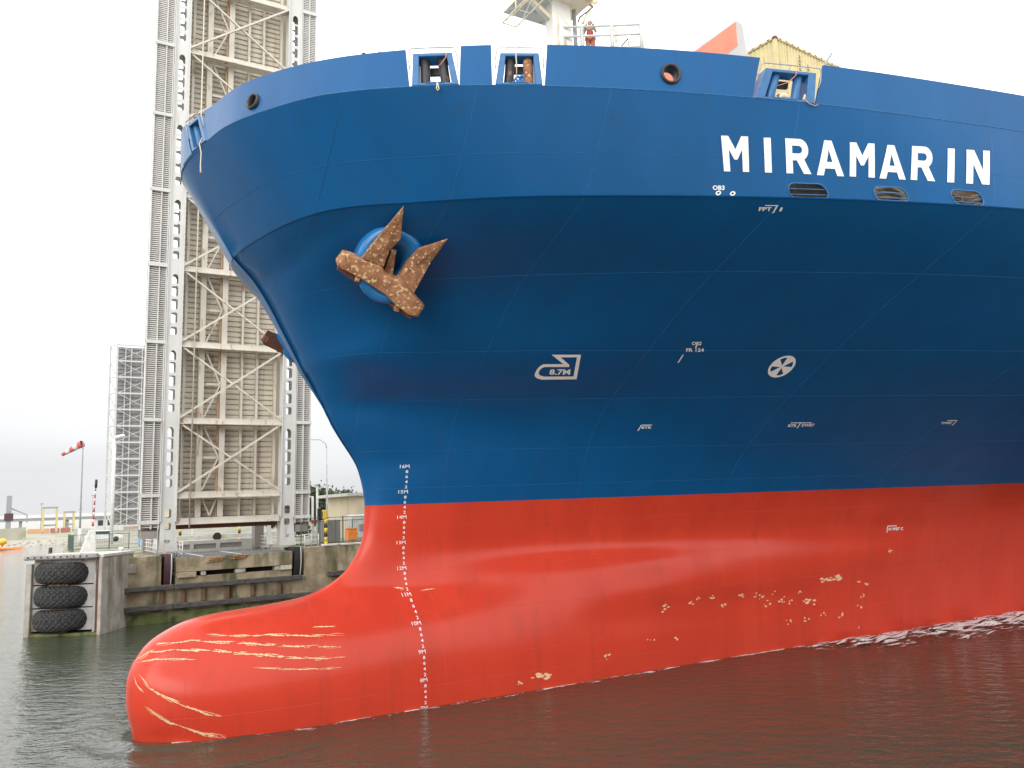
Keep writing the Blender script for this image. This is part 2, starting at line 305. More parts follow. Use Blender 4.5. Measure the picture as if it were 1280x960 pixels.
def s0(z): return pchip(STEM[:,0],STEM[:,1],np.asarray(z,float))
WL={-4:[(3,1.2),(9,1.6),(20,2.0),(34,2.5),(47,3.2),(80,8)],
-2:[(2,1.6),(5,2.0),(9,2.2),(20,2.4),(34,2.9),(47,3.6),(80,9)],
0:[(0,.95),(.65,1.45),(2.06,2.0),(3.7,2.27),(5.5,2.36),(9,2.43),(12.7,2.58),(20,2.65),(26.3,2.75),(34.5,3.25),(47,4.0),(60,6),(80,10)],
1.4:[(-.3,1.05),(.65,1.62),(2.06,2.08),(3.7,2.3),(5.5,2.4),(9,2.43),(13,2.58),(20,2.66),(26,2.8),(34,3.4),(47,4.2)],
2.5:[(0.4,1.1),(2,1.68),(5,2.1),(9,2.22),(13,2.4),(20,2.55),(26,2.8),(34,3.5)],
3.3:[(2,1.08),(4.6,1.5),(9,1.78),(13,2.12),(20,2.66),(26,3.02),(34,3.65),(47,4.5)],
4.1:[(6.3,.62),(9,1.0),(13,1.70),(20,2.52),(26,3.04),(34,3.85)],
4.6:[(10.5,1.06),(13,1.48),(16,1.95),(20,2.42),(26,2.99)],
5.3:[(9,.64),(13,1.12),(16,1.52),(20,2.05),(26,2.80),(34,3.9),(47,5.2)],
6.2:[(9,.66),(13,1.20),(20,2.2),(26,3.05),(34,4.3)],
7.5:[(9,.83),(13,1.55),(20,2.75),(26,3.75),(34,5.1),(47,7.0),(60,9),(80,12.5)],
9.2:[(9,1.2),(13,2.2),(20,3.8),(26,5.2),(34,7.1),(47,9.6)],
11.5:[(7.6,1.75),(10,2.8),(16.5,5.0),(22,7.0),(30,9.6),(47,13.6)],
13:[(6.12,2.9),(8.5,4.2),(12.9,6.13),(22.6,9.6),(30,12.2),(47,16.4),(60,18.5),(80,20)],
16.2:[(3.9,3.6),(4.5,5.6),(6.0,7.3)],
15.2:[(4.45,2.8),(5.55,4.65),(8.5,6.9),(13,9.5),(20,12.7),(30,15.9),(47,18.9),(80,20.6)]}
LD=[(2.75,2.6),(3.15,4.6),(3.84,6.5),(5.79,8.6),(8.57,10.73),(13.07,13.06),(18.07,15.15),(25.19,17.44),(34,19.2),(47,20.6),(60,21.1),(80,21.4)]
LB=[(.93,3.0),(1.16,4.2),(1.6,5.5),(2.01,6.4),(3.18,8.44),(5.24,10.45),(8.83,12.61),(12.37,14.12),(17.21,15.68),(25.5,17.62),(34,19.3),(47,20.65),(60,21.2),(80,21.45)]
LT=[(1.05,2.6),(1.5,4.6),(2.09,6.05),(3.34,8.1),(5.36,10.2),(7.4,11.75),(9.06,12.7),(12.37,14.2),(17.21,15.75),(25.5,17.68),(34,19.3),(47,20.65),(60,21.2),(80,21.45)]
def zD(s): return 16.8+.4*np.exp(-np.maximum(np.asarray(s,float)-2,0)/3.5)
def zB(s): return 19.6+.8*np.exp(-np.maximum(np.asarray(s,float)-.7,0)/3.5)
def zT(s): return 20.95+.95*np.exp(-np.maximum(np.asarray(s,float)-.7,0)/3.5)
ZS=1.6
def _fit():
    pts=[];g=[]
    zz=np.concatenate([np.linspace(-5,3,17),np.linspace(3.2,4.6,10),np.linspace(4.8,17.2,26)])
    for z in zz: pts.append((s0(z),z));g.append(0)
    for z,l in WL.items():
        for s,b in l: pts.append((s,z));g.append(b*b)
    for s,b in LD: pts.append((s,float(zD(s))));g.append(b*b)
    p=np.array(pts,float);g=np.array(g,float)
    q=np.stack([np.sqrt(p[:,0]+6)*4,p[:,1]*ZS],1)
    r=np.linalg.norm(q[:,None]-q[None],axis=2);K=np.where(r>0,r**2*np.log(r+1e-9),0)+np.eye(len(q))*1e-3
    Pm=np.hstack([np.ones((len(q),1)),q]);n=len(q)
    A=np.zeros((n+3,n+3));A[:n,:n]=K;A[:n,n:]=Pm;A[n:,:n]=Pm.T
    return q,np.linalg.solve(A,np.concatenate([g,np.zeros(3)]))
_q,_w=_fit()
def low(s,z):
    s=np.asarray(s,float);z=np.asarray(z,float);sh=np.broadcast(s,z).shape
    S=np.broadcast_to(s,sh).ravel();Z=np.broadcast_to(z,sh).ravel()
    q=np.stack([np.sqrt(np.maximum(S+6,0))*4,Z*ZS],1);out=np.zeros(len(q))
    for i in range(0,len(q),20000):
        c=q[i:i+20000];r=np.linalg.norm(c[:,None]-_q[None],axis=2)
        out[i:i+20000]=np.where(r>0,r**2*np.log(r+1e-9),0)@_w[:-3]+_w[-3]+c@_w[-2:]
    return np.sqrt(np.maximum(out,0)).reshape(sh)
def up(s,l,st):
    x=[0]+[np.sqrt(p[0]-st) for p in l];y=[0]+[p[1] for p in l]
    return pchip(x,y,np.sqrt(np.maximum(np.asarray(s,float)-st,0)))
SD,SB,ST=2.4,.55,.5
def row(v,k,S=80.):
    '''k in 0..1 knuckle->deck edge, 1..2 deck edge->bulwark top; v in 0..1 from stem aft. returns s,b,z'''
    v=np.asarray(v,float);k=np.broadcast_to(np.asarray(k,float),v.shape)
    sD=SD+(S-SD)*v**2;sB=SB+(S-SB)*v**2;sT=ST+(S-ST)*v**2
    bD=low(sD,zD(sD));bD=np.where(v<=0,0,bD);bB=up(sB,LB,SB);bT=up(sT,LT,ST)
    t=np.clip(k,0,1);u=np.clip(k-1,0,1)
    f=lambda d,b_,c:np.where(k<=1,d*(1-t)+b_*t,b_*(1-u)+c*u)
    bulge=.0
    return f(sD,sB,sT),f(bD,bB,bT),f(zD(sD),zB(sB),zT(sT))
def half(s,z):
    return np.where(np.asarray(s)<=s0(z),0,low(s,z))

def stbd(s,b): return s+.075*b*b/(1+(b/9)**2)
def b_at(s,z):
    s=np.asarray(s,float);z=np.asarray(z,float);s,z=np.broadcast_arrays(s,z)
    D,Bz,T=zD(s),zB(s),zT(s);S=80.
    lo=np.where(s<=s0(np.minimum(z,17.2)),0,low(s,np.minimum(z,D)))
    t=np.clip((z-D)/(Bz-D),0,1);u=np.clip((z-Bz)/(T-Bz),0,1.5)
    st=np.where(z<=Bz,SD*(1-t)+SB*t,SB*(1-u)+ST*u);v2=np.maximum((s-st)/(S-st),0)
    sD,sB,sT=SD+(S-SD)*v2,SB+(S-SB)*v2,ST+(S-ST)*v2
    bD=np.where(v2<=0,0,low(sD,zD(sD)));bB=up(sB,LB,SB);bT=up(sT,LT,ST)
    hi=np.where(z<=Bz,bD*(1-t)+bB*t,bB*(1-u)+bT*u)
    return np.where(z<=D,lo,hi)
# ------------------------------------------------------------------ water, ground
S_FAR = 3000
wm = MB(); wm.add([(-S_FAR, -200, 0), (S_FAR, -200, 0), (S_FAR, S_FAR, 0), (-S_FAR, S_FAR, 0)], [(0, 1, 2, 3)])
structure(wm.build('water', 'water'))

# ------------------------------------------------------------------ ship hull
ship = thing('container_ship', 'huge blue and red container ship bow with bulbous nose passing the bridge', 'ship', P0)
def port_stbd(s, b, z, sg): return W(s if sg > 0 else stbd(s, b), b*sg, z)
def lower_rows():
    NV = 130; v = np.linspace(0, 1, NV); S = 78.0
    zc = np.concatenate([STEM[:, 0]]); zf = np.linspace(-4, 7.5, 2500); sf = s0(zf)
    arc = np.concatenate([[0], np.cumsum(np.hypot(np.diff(zf), np.diff(sf)))]); nA = 64
    rows = []
    for j in range(nA):
        zr = float(np.interp(arc[-1]*j/(nA-1), arc, zf)); ze = -4+11.5*j/(nA-1); st = float(s0(zr))
        s = st+(S-st)*v**2; g = 1-np.exp(-(s-st)/4.0); z = zr+(ze-zr)*g
        b = np.where(v <= 0, 0, np.maximum(low(s, z), 1e-3*v)); rows.append((s, b, z))
    nB = 46
    for j in range(1, nB+1):
        t = j/nB
        zr = 7.5+(17.2-7.5)*t; st = float(s0(zr)); s = st+(S-st)*v**2; z = 7.5+(zD(s)-7.5)*t
        if j == nB: s, b, z = row(v, 0.0, S)
        b = np.where(v <= 0, 0, np.maximum(low(s, z), 1e-3*v)); rows.append((s, b, z))
    return rows, nA, NV
rows_, nA_, NV_ = lower_rows()
hb = MB(); NR = len(rows_)
for sg in (1, -1):
    V = np.concatenate([port_stbd(s, b, z, sg) for s, b, z in rows_]); F = []; mi = []
    k0 = len(hb.v)
    for i in range(NR-1):
        for j in range(NV_-1):
            a0 = i*NV_+j; F.append((a0, a0+1, a0+NV_+1, a0+NV_)); mi.append(0 if i < nA_-1 else 1)
    hb.add(V, F); hb.m[-len(F):] = mi
me = bpy.data.meshes.new('hull'); me.from_pydata([tuple(np.array(p)-P0) for p in hb.v], [], hb.f)
me.materials.append(M['red']); me.materials.append(M['blue']); me.polygons.foreach_set('material_index', hb.m)
bm = bmesh.new(); bm.from_mesh(me); bmesh.ops.remove_doubles(bm, verts=[v for v in bm.verts], dist=.0008); bmesh.ops.recalc_face_normals(bm, faces=bm.faces)
for f in bm.faces: f.smooth = True
bm.to_mesh(me); bm.free(); link('hull', me, ship)

# upper side strake (knuckle to deck edge) and bulwark: laid out along the deck edge arc length x and strake height k
_v = np.linspace(0, .99, 2200); _sB, _bB, _ = row(_v, 1.0); ARC = np.concatenate([[0], np.cumsum(np.hypot(np.diff(_sB), np.diff(_bB)))])
def upmap(x, k):
    x = np.asarray(x, float); k = np.asarray(k, float); x, k = np.broadcast_arrays(x, k)
    v = np.interp(np.abs(x), ARC, _v); s, b, z = row_k(v, k); sg = np.where(x < 0, -1, 1)
    return W(np.where(sg > 0, s, stbd(s, b)), b*sg, z)
def row_k(v, k, S=80.):
    sD = SD+(S-SD)*v**2; sB = SB+(S-SB)*v**2; sT = ST+(S-ST)*v**2
    bD = np.where(v <= 1e-6, 0, low(sD, zD(sD))); bB = up(sB, LB, SB); bT = up(sT, LT, ST)
    t = np.clip(k, 0, 1); u = np.clip(k-1, 0, 1)
    f = lambda d, q, c: np.where(k <= 1, d*(1-t)+q*t, q*(1-u)+c*u)
    return f(sD, sB, sT), f(bD, bB, bT), f(zD(sD), zB(sB), zT(sT))
def upnorm(x, k):
    e = .05; dx = upmap(x+e, k)-upmap(x-e, k); k0 = np.clip(k, .03, 1.97); dk = upmap(x, k0+.03)-upmap(x, k0-.03)
    n = np.cross(dx, dk); q = np.linalg.norm(n, axis=-1, keepdims=True); n = np.where(q > 1e-9, n/np.maximum(q, 1e-9), -A)
    return -n       # pointing inboard
def up_fmap(P):
    x, k = P[:, 0], P[:, 1]; n = upnorm(x, k)
    c = upmap(x*0+0, k*0+1)  # orientation check against the centreline
    mid = W(25, 0, 20); s = np.sign(np.sum((mid-upmap(x, k))*n, axis=1)); s[s == 0] = 1
    return upmap(x, k), n*s[:, None]
XM = 62.0
OV = [(23.58, .062, .68, .072), (26.58, .066, .63, .072), (29.58, .083, .64, .076)]
def kx(poly, kr): return [(x, y*kr) for x, y in poly]
KS = 2.8   # metres per k below the deck edge, used to keep the triangulation square
V, T = cdt([(-XM, 0), (-20, 0), (-8, 0), (-3, 0), (0, 0), (3, 0), (8, 0), (20, 0), (XM, 0), (XM, KS), (-XM, KS)], [oval(c[0], c[1]*KS, c[2], .24) for c in OV], step=.5)
mb = MB(); shell(mb, V, T, lambda P: up_fmap(np.stack([P[:, 0], P[:, 1]/KS], 1)), .05); mb.build('side_shell', 'blue', ship, auto=25)
# bulwark with fairlead gaps and panama chock holes
KB = 1.32
def kb(l): return [(x, (k-1)*KB) for x, k in l]
GAPS = [[(.89, 2.0), (1.43, 1.0), (2.99, 1.0), (3.22, 2.0)], [(12.0, 2.0), (11.89, 1.0), (13.41, 1.0), (13.62, 2.0)], [(14.5, 2.0), (14.39, 1.0), (15.96, 1.0), (16.16, 2.0)], [(22.95, 2.0), (22.58, 1.0), (24.83, 1.0), (25.23, 2.0)]]
SG = [[(-p[0], p[1]) for p in g][::-1] for g in GAPS]
CH = [(6.19, 1.36, .27), (19.9, 1.42, .31), (-6.19, 1.36, .27), (-19.9, 1.42, .31), (-2.0, 1.45, .2)]
tops = sorted(GAPS+SG, key=lambda g: g[0][0]); segs = []; x0, xb = -XM, -XM
for g in tops: segs.append([(xb, 1.0), (g[1][0], 1.0), (g[0][0], 2.0), (x0, 2.0)]); xb, x0 = g[2][0], g[3][0]
segs.append([(xb, 1.0), (XM, 1.0), (XM, 2.0), (x0, 2.0)])
mb = MB()
for sgm in segs:
    lo, hi = min(p[0] for p in sgm), max(p[0] for p in sgm)
    V, T = cdt(kb(sgm), [circ(c[0], (c[1]-1)*KB, c[2]) for c in CH if lo < c[0] < hi and not (c[0] == -2.0)], step=.45)
    shell(mb, V, T, lambda P: up_fmap(np.stack([P[:, 0], P[:, 1]/KB+1], 1)), .07)
mb.build('bulwark', 'blue', ship, auto=25)
# forecastle deck plate just under the deck edge, and mooring deck below; gap in the deck above added to let skylight in
def deck(name, k, smin, smax, mt, drop):
    m_ = MB(); v = np.linspace(.0, .62, 60); s, b, z = row(v, k); ok = (s >= smin) & (s <= smax); s, b, z = s[ok], b[ok]*.95-.05, z[ok]-drop
    P = W(s, b, z); Q = W(stbd(s, b), -b, z); n = len(s)
    m_.add(np.vstack([P, Q]), [(i, i+1, n+i+1, n+i) for i in range(n-1)]); return m_.build(name, mt, ship)
deck('forecastle_deck', 1.0, 0, 20.2, 'bluefit', .06)
deck('mooring_deck', 0.02, 3.5, 34, 'steelw', .12)
deck('hatch_deck', 1.0, 24.6, 34, 'steelw', .06)
# things seen through the oval mooring ports: inner bulkhead, winch housing, coiled hawsers
m_ = MB(); m_.box(W(20.2, 0, 16.7), A, NN, ZZ, 0, .1, -15, 15, 0, 2.8); m_.build('inner_bulkhead', 'steelw', ship)
for sx, bb, r in ((19.0, 13.6, .55), (21.6, 14.8, .7), (22.7, 15.0, .6), (24.2, 15.4, .75), (25.6, 15.9, .8)):
    m_ = MB(); m_.tube([W(sx+r*(1-.012*t)*math.cos(t), bb+r*.55*(1-.012*t)*math.sin(t), 16.95+.028*t) for t in np.linspace(0, 10*math.pi, 80)], .09, 6); m_.build('coiled_hawser', 'tan', ship, smooth=True)
m_ = MB(); ss_ = np.linspace(16.2, 26, 40); pb_ = b_at(ss_, np.full_like(ss_, 17.2))-1.25-.2*np.sin(ss_*2.1)
m_.add(np.vstack([W(ss_, pb_, np.full_like(ss_, 16.72)), W(ss_, pb_-.35, np.full_like(ss_, 18.3))]), [(i, i+1, 41+i, 40+i) for i in range(39)]); m_.build('tarpaulin_cover', 'tan', ship)
for x in (23.5, 26.55, 29.55):
    for dk in (-.03, .028):
        m_ = MB(); kk = .064+dk; m_.tube([upmap(x-.72+q*.36, kk)+up_fmap(np.array([[x, kk]]))[1][0]*.03 for q in range(5)], .016, 6); m_.build('port_guard_bar', 'bluefit', ship)
for c in OV:
    m_ = MB(); lp = oval(c[0], c[1]*KS, c[2]+.0, .25); m_.tube([upmap(p[0], p[1]/KS) for p in lp+lp[:1]], .022, 6, caps=False); m_.build('port_rim', 'bluefit', ship, smooth=True)

# ---- surface lookup for everything painted on or fixed to the side
def surf(s, z, off=0.0):
    off = off*1.6
    s = np.asarray(s, float); z = np.asarray(z, float); s, z = np.broadcast_arrays(s, z)
    b = b_at(s, z); e = .04
    ds = np.stack([np.full(s.shape, 2*e), b_at(s+e, z)-b_at(s-e, z), np.zeros(s.shape)], -1); dz = np.stack([np.zeros(s.shape), b_at(s, z+e)-b_at(s, z-e), np.full(s.shape, 2*e)], -1)
    n = np.cross(ds, dz); n /= np.linalg.norm(n, axis=-1, keepdims=True)+1e-9; n = n*np.where(n[..., 1:2] < 0, -1, 1)
    return W(s+n[..., 0]*off, b+n[..., 1]*off, z+n[..., 2]*off)
def mark_poly(polys, mp, name, mt='white', off=.012, parent=None, step=None):
    m_ = MB()
    for outer, holes in polys:
        V, T = cdt(outer, holes, step); q = np.array([mp(x, y) for x, y in V]); P = surf(q[:, 0], q[:, 1], off)
        m_.add(P, [tuple(t) for t in T])
    return m_.build(name, mt, parent or ship)
def quad_map(tl, tr, br, bl):
    tl, tr, br, bl = map(np.array, (tl, tr, br, bl))
    return lambda x, y: (bl*(1-x)+br*x)*(1-y)+(tl*(1-x)+tr*x)*y
def arcpts(cx, cy, rx, ry, t0, t1, n): return [(cx+rx*math.cos(t), cy+ry*math.sin(t)) for t in np.linspace(R(t0), R(t1), n)]
GL = {
 'M': [([(0, 0), (0, 1), (.26, 1), (.5, .63), (.74, 1), (1, 1), (1, 0), (.75, 0), (.75, .62), (.56, .34), (.44, .34), (.25, .62), (.25, 0)], [])],
 'I': [([(0, 0), (0, 1), (1, 1), (1, 0)], [])],
 'N': [([(0, 0), (0, 1), (.32, 1), (.71, .42), (.71, 1), (1, 1), (1, 0), (.68, 0), (.29, .58), (.29, 0)], [])],
 'R': [([(0, 0), (0, 1)]+arcpts(.58, .69, .36, .31, 90, -62, 12)+[(1.02, 0), (.71, 0), (.44, .38), (.27, .38), (.27, 0)], [[(.27, .80)]+arcpts(.54, .69, .14, .11, 90, -90, 8)+[(.27, .58)]])],
 'A': [([(0, 0), (.36, 1), (.64, 1), (1, 0), (.75, 0), (.68, .20), (.32, .20), (.25, 0)], [[(.395, .39), (.605, .39), (.5, .74)]])]}
ZBASE, ZCAP = 17.51, 18.55
for g, (tl, tr, br, bl) in zip('MIRAMARIN', [
    ((14.13, 18.51), (14.98, 18.52), (15.24, 17.51), (14.46, 17.51)), ((15.48, 18.51), (15.71, 18.52), (15.96, 17.51), (15.74, 17.51)),
    ((16.18, 18.53), (16.98, 18.54), (17.23, 17.51), (16.43, 17.51)), ((17.17, 18.55), (18.08, 18.55), (18.35, 17.49), (17.43, 17.49)),
    ((18.40, 18.55), (19.29, 18.57), (19.42, 17.50), (18.54, 17.50)), ((19.44, 18.56), (20.36, 18.58), (20.54, 17.50), (19.59, 17.49)),
    ((20.70, 18.61), (21.53, 18.64), (21.62, 17.51), (20.72, 17.51)), ((22.11, 18.65), (22.39, 18.67), (22.37, 17.52), (22.10, 17.51)),
    ((22.88, 18.68), (23.86, 18.73), (23.78, 17.54), (22.84, 17.52))]):
    mark_poly(GL[g], quad_map(tl, tr, br, bl), 'name_letter', step=.22)
def text_poly(txt, bold=.03):
    c = bpy.data.curves.new('lettering', 'FONT'); c.body = txt; c.offset = bold; c.resolution_u = 2; ob = bpy.data.objects.new('lettering', c)
    me = bpy.data.meshes.new_from_object(ob); V = np.array([v.co[:2] for v in me.vertices]); F = [tuple(p.vertices) for p in me.polygons]
    bpy.data.objects.remove(ob); bpy.data.meshes.remove(me); bpy.data.curves.remove(c)
    lo, hi = V.min(0), V.max(0); return (V-lo)/(hi-lo), F
def mark_text(txt, quad, name='hull_mark', bold=.03, off=.010):
    V, F = text_poly(txt, bold); mp = quad_map(*quad); q = np.array([mp(x, y) for x, y in V]); m_ = MB(); m_.add(surf(q[:, 0], q[:, 1], off), F); return m_.build(name, 'white', ship)
def mark_line(p, q, wd, name='hull_mark', off=.010):
    p, q = np.array(p), np.array(q); d = q-p; n_ = np.array([-d[1], d[0]])/np.linalg.norm(d)*wd/2
    m_ = MB(); k = 6; S_ = [p+d*i/k for i in range(k+1)]; a_ = np.array([x-n_ for x in S_]+[x+n_ for x in S_]); m_.add(surf(a_[:, 0], a_[:, 1], off), [(i, i+1, k+2+i, k+1+i) for i in range(k)]); return m_.build(name, 'white', ship)
mark_text('OB3', ((14.21, 17.11), (14.58, 17.11), (14.61, 16.975), (14.25, 16.975)))
for c_ in ((14.44, 16.895), (14.88, 16.885)): mark_poly([(circ(c_[0], c_[1], .085, .066, 16), [circ(c_[0], c_[1], .04, .030, 12)])], lambda x, y: (x, y), 'hull_mark')
mark_text('FPT', ((15.99, 16.60), (16.39, 16.60), (16.48, 16.52), (16.08, 16.52))); mark_text('1', ((16.68, 16.60), (16.75, 16.60), (16.80, 16.52), (16.73, 16.52)))
mark_line((16.13, 16.635), (16.54, 16.635), .018); mark_line((16.52, 16.635), (16.59, 16.48), .045)
BULB_O = [(12.94, 12.93), (14.03, 12.93), (14.52, 12.16), (13.19, 12.15), (12.97, 12.19), (12.81, 12.27), (12.76, 12.36), (12.74, 12.47), (12.77, 12.57), (12.86, 12.64), (13.6, 12.64)]
BULB_I = [(13.33, 12.85), (13.94, 12.85), (14.32, 12.25), (13.19, 12.25), (13.03, 12.28), (12.92, 12.33), (12.87, 12.41), (12.87, 12.48), (12.90, 12.52), (12.96, 12.55), (13.9, 12.55), (13.84, 12.62)]
mark_poly([(BULB_O, [BULB_I])], lambda x, y: (x, y), 'bulb_symbol')
mark_text('8.7M', ((13.22, 12.48), (14.01, 12.48), (14.14, 12.30), (13.34, 12.30)))
mark_text('OB2', ((17.88, 13.33), (18.27, 13.33), (18.36, 13.22), (17.99, 13.22))); mark_text('FR 124', ((17.87, 13.13), (18.58, 13.13), (18.69, 13.02), (17.99, 13.02)))
mark_line((18.19, 13.21), (18.24, 13.14), .05); mark_line((17.97, 12.93), (18.04, 12.68), .05)
_th = lambda dx, dy: (22.42+.0337*dx+.0322*dy, 12.54-.0259*dy)
_ell = lambda f, t: (f*17.4*math.cos(t), -f*13.9*math.cos(t-R(61.6)))
blades = []
for t in (78, 168, 258, 348):
    blades.append([_ell(.12, R(t)), _ell(.80, R(t-19)), _ell(.83, R(t)), _ell(.80, R(t+19))])
mark_poly([([_ell(1.0, R(i*10)) for i in range(36)], blades)], _th, 'thruster_symbol')
mark_text('BTR', ((18.46, 10.44), (18.89, 10.44), (18.94, 10.35), (18.50, 10.35))); mark_line((18.42, 10.495), (18.88, 10.49), .03); mark_line((18.42, 10.50), (18.39, 10.27), .045)
mark_text('BTR', ((25.14, 10.445), (25.55, 10.445), (25.64, 10.335), (25.22, 10.335))); mark_text('DWBT', ((25.79, 10.455), (26.40, 10.455), (26.50, 10.345), (25.87, 10.345)))
mark_line((25.18, 10.50), (26.2, 10.495), .03); mark_line((25.67, 10.49), (25.73, 10.28), .05)
mark_text('DWBT', ((33.08, 10.48), (33.68, 10.48), (33.82, 10.38), (33.22, 10.38))); mark_line((33.3, 10.53), (33.87, 10.53), .03); mark_line((33.85, 10.53), (33.93, 10.32), .05)
mark_text('N WBT C', ((34.97, 5.44), (36.02, 5.43), (36.06, 5.27), (35.0, 5.28))); mark_line((34.88, 5.53), (35.52, 5.515), .04); mark_line((34.87, 5.54), (34.89, 5.19), .05)
for dm in range(16, 6, -1):
    z = dm-7-.06
    mark_text('%dM' % dm, ((8.84-(.07 if dm > 9 else 0), z+.135), (9.12, z+.135), (9.14, z), (8.84-(.07 if dm > 9 else 0), z)), 'draft_mark', .0)
    if dm > 7:
        for dgt in (8, 6, 4, 2):
            zz_ = z-1+dgt/10; mark_text(str(dgt), ((9.0, zz_+.115), (9.095, zz_+.115), (9.095, zz_), (9.0, zz_)), 'draft_mark', .01)
# ---- bare primer where the paint has been scraped off
def scrape(pts, wd, frag=.12):
    pts = np.array(pts); d = np.concatenate([[0], np.cumsum(np.hypot(*np.diff(pts, axis=0).T))]); L = d[-1]
    for off, wk, cov in ((0, .75, .9), (wd*.62, .34, .45), (-wd*.60, .30, .40)):      # a main stroke and thinner strands beside it
        t = random.uniform(0, .25) if off else 0.0
        while t < L-.05:
            ln = min(random.uniform(.25, 1.5) if not off else random.uniform(.15, .8), L-t); n = max(4, int(ln/.03)); q = np.linspace(t, t+ln, n)
            s = np.interp(q, d, pts[:, 0]); z = np.interp(q, d, pts[:, 1])+off+.010*np.sin(q*7+off*90); env = np.sin(np.linspace(.10, math.pi-.10, n))**.5*np.sin(np.clip(q/L, .03, .97)*math.pi)**.35
            jag = rng.uniform(.12, 1.0, n); up_ = wd*wk*env*jag; dn = wd*wk*env*rng.uniform(.12, 1.0, n)
            m_ = MB(); P = np.vstack([surf(s, np.maximum(z-dn, .01), .006), surf(s, z+up_, .006)]); m_.add(P, [(k, k+1, n+k+1, n+k) for k in range(n-1)]); m_.build('paint_scrape', 'scrape', ship)
            t += ln+(random.choice([.02, .03, frag, frag*2]) if not off else random.uniform(.1, 1.0)/cov*.5)
scrape([(1.52, 3.29), (2.19, 3.2), (2.95, 3.14), (3.55, 3.12), (4.34, 3.02), (5.17, 2.95), (6.13, 2.9)], .050, .2)
scrape([(-.03, 3.08), (.67, 3.13), (1.03, 3.14), (2.34, 2.97), (3.49, 2.81), (4.48, 2.67), (5.94, 2.51)], .055)
scrape([(-.58, 2.6), (-.22, 2.86), (.47, 2.9), (1.56, 2.8), (2.49, 2.64), (4.03, 2.38), (4.95, 2.22), (6.05, 2.16)], .062, .03)
scrape([(-.58, 2.52), (-.06, 2.65), (.64, 2.6), (1.13, 2.56)], .042, .1)
scrape([(2.87, 2.16), (3.99, 2.0), (5.02, 1.88), (5.88, 1.83)], .035, .3)
scrape([(-.70, 2.18), (-.6, 1.83), (-.42, 1.63)], .055)
scrape([(-.55, 2.18), (-.26, 1.77), (.25, 1.43), (.77, 1.15), (1.31, .9), (1.85, .73)], .075, .03)
scrape([(-.39, 1.2), (.01, .86), (.36, .64), (.8, .46), (1.33, .22), (1.99, .05)], .075, .06)
scrape([(5.03, 3.22), (5.46, 3.21), (5.96, 3.19)], .035); scrape([(8.54, 4.29), (8.93, 4.22)], .06); scrape([(9.55, 4.11), (10.18, 4.16)], .025)
def chip(s, z, r, k=1.0):
    for _ in range(random.randint(2, 5)):
        cs, cz = s+random.gauss(0, r*.8), z+random.gauss(0, r*.45); n = 9; rr = r*random.uniform(.3, .75)
        m_ = MB(); P = [(cs+rr*k*random.uniform(.45, 1.2)*math.cos(2*math.pi*i/n), max(cz+rr*.6*random.uniform(.45, 1.2)*math.sin(2*math.pi*i/n), .02)) for i in range(n)]; q = np.array(P+[(cs, cz)])
        m_.add(surf(q[:, 0], q[:, 1], .006), [(i, (i+1) % n, n) for i in range(n)]); m_.build('paint_chip', 'scrape', ship)
for s, z in [(20.73, 2.69), (20.65, 2.5), (22.65, 2.81), (22.19, 2.62), (23.42, 2.74), (24.12, 2.37), (25.29, 2.66), (26.14, 2.72), (26.56, 2.56), (27.21, 2.6), (26.93, 2.17), (27.79, 2.26), (28.26, 2.18), (28.94, 2.61), (32.96, 2.76), (33.56, 2.66), (33.18, 2.08), (33.06, 1.57), (30.28, 1.38), (31.66, 1.21), (29.33, 1.24), (28.19, 1.25), (13.06, .43), (19.82, 1.31), (21.13, 1.16), (17.32, .87), (35.07, 4.2), (32.89, .48)]: chip(s, z, .13)
for s, z in [(13.99, .55), (14.37, .5), (30.5, 3.08), (30.9, 3.06), (31.3, 3.07), (31.6, 3.04), (29.45, 2.12), (29.75, 2.13)]: chip(s, z, .17, 1.6)
# ---- weld seams: thin raised beads along plate edges
def seam(pts, mt, r=.008): m_ = MB(); m_.tube(pts, r, 4, caps=False); m_.build('weld_seam', mt, ship)
for zl, sa, sb in ((8.15, 7.9, 40), (9.62, 7.3, 45), (11.5, 6.2, 45), (13.05, 5.2, 45), (15.2, 4.05, 40)):
    s = sa+(sb-sa)*np.linspace(0, 1, 70)**1.6; seam(surf(s, np.full_like(s, zl)), 'seam_blue')
x = np.linspace(.3, 44, 260)
seam(upmap(x, np.full_like(x, .40)), 'seam_blue'); seam(upmap(x, np.full_like(x, 1.012)), 'seam_blue', .022); seam(upmap(x, np.full_like(x, 0.0)), 'blue', .028)
for sl in (3.7, 7.0, 10.6, 16.5, 24.0, 33.0):
    z = np.linspace(7.6 if sl > 8 else float(np.interp(sl, [3.0, 4.35, 5.2, 6.35, 7.4], [16.5, 14.5, 12.9, 10.9, 9.1]))+.15, 20.2, 60); seam(surf(np.full_like(z, sl), np.minimum(z, zB(sl))), 'seam_blue', .0065)
for sl, zlo, zhi in ((.75, .3, 3.4), (2.3, .2, 3.75), (5.2, .2, 4.05), (9.9, .2, 7.4), (17.5, .2, 7.4), (26, .2, 7.4)):
    z = np.linspace(zlo, zhi, 40); seam(surf(np.full_like(z, sl), z), 'seam_red', .006)
for zl, sa, sb in ((1.6, 1.0, 40), (.75, .2, 22), (3.3, 9, 40), (4.9, 7.6, 36), (6.6, 8.0, 44)):
    s = np.linspace(sa, sb, 60); seam(surf(s, np.full_like(s, zl)), 'seam_red', .0055)

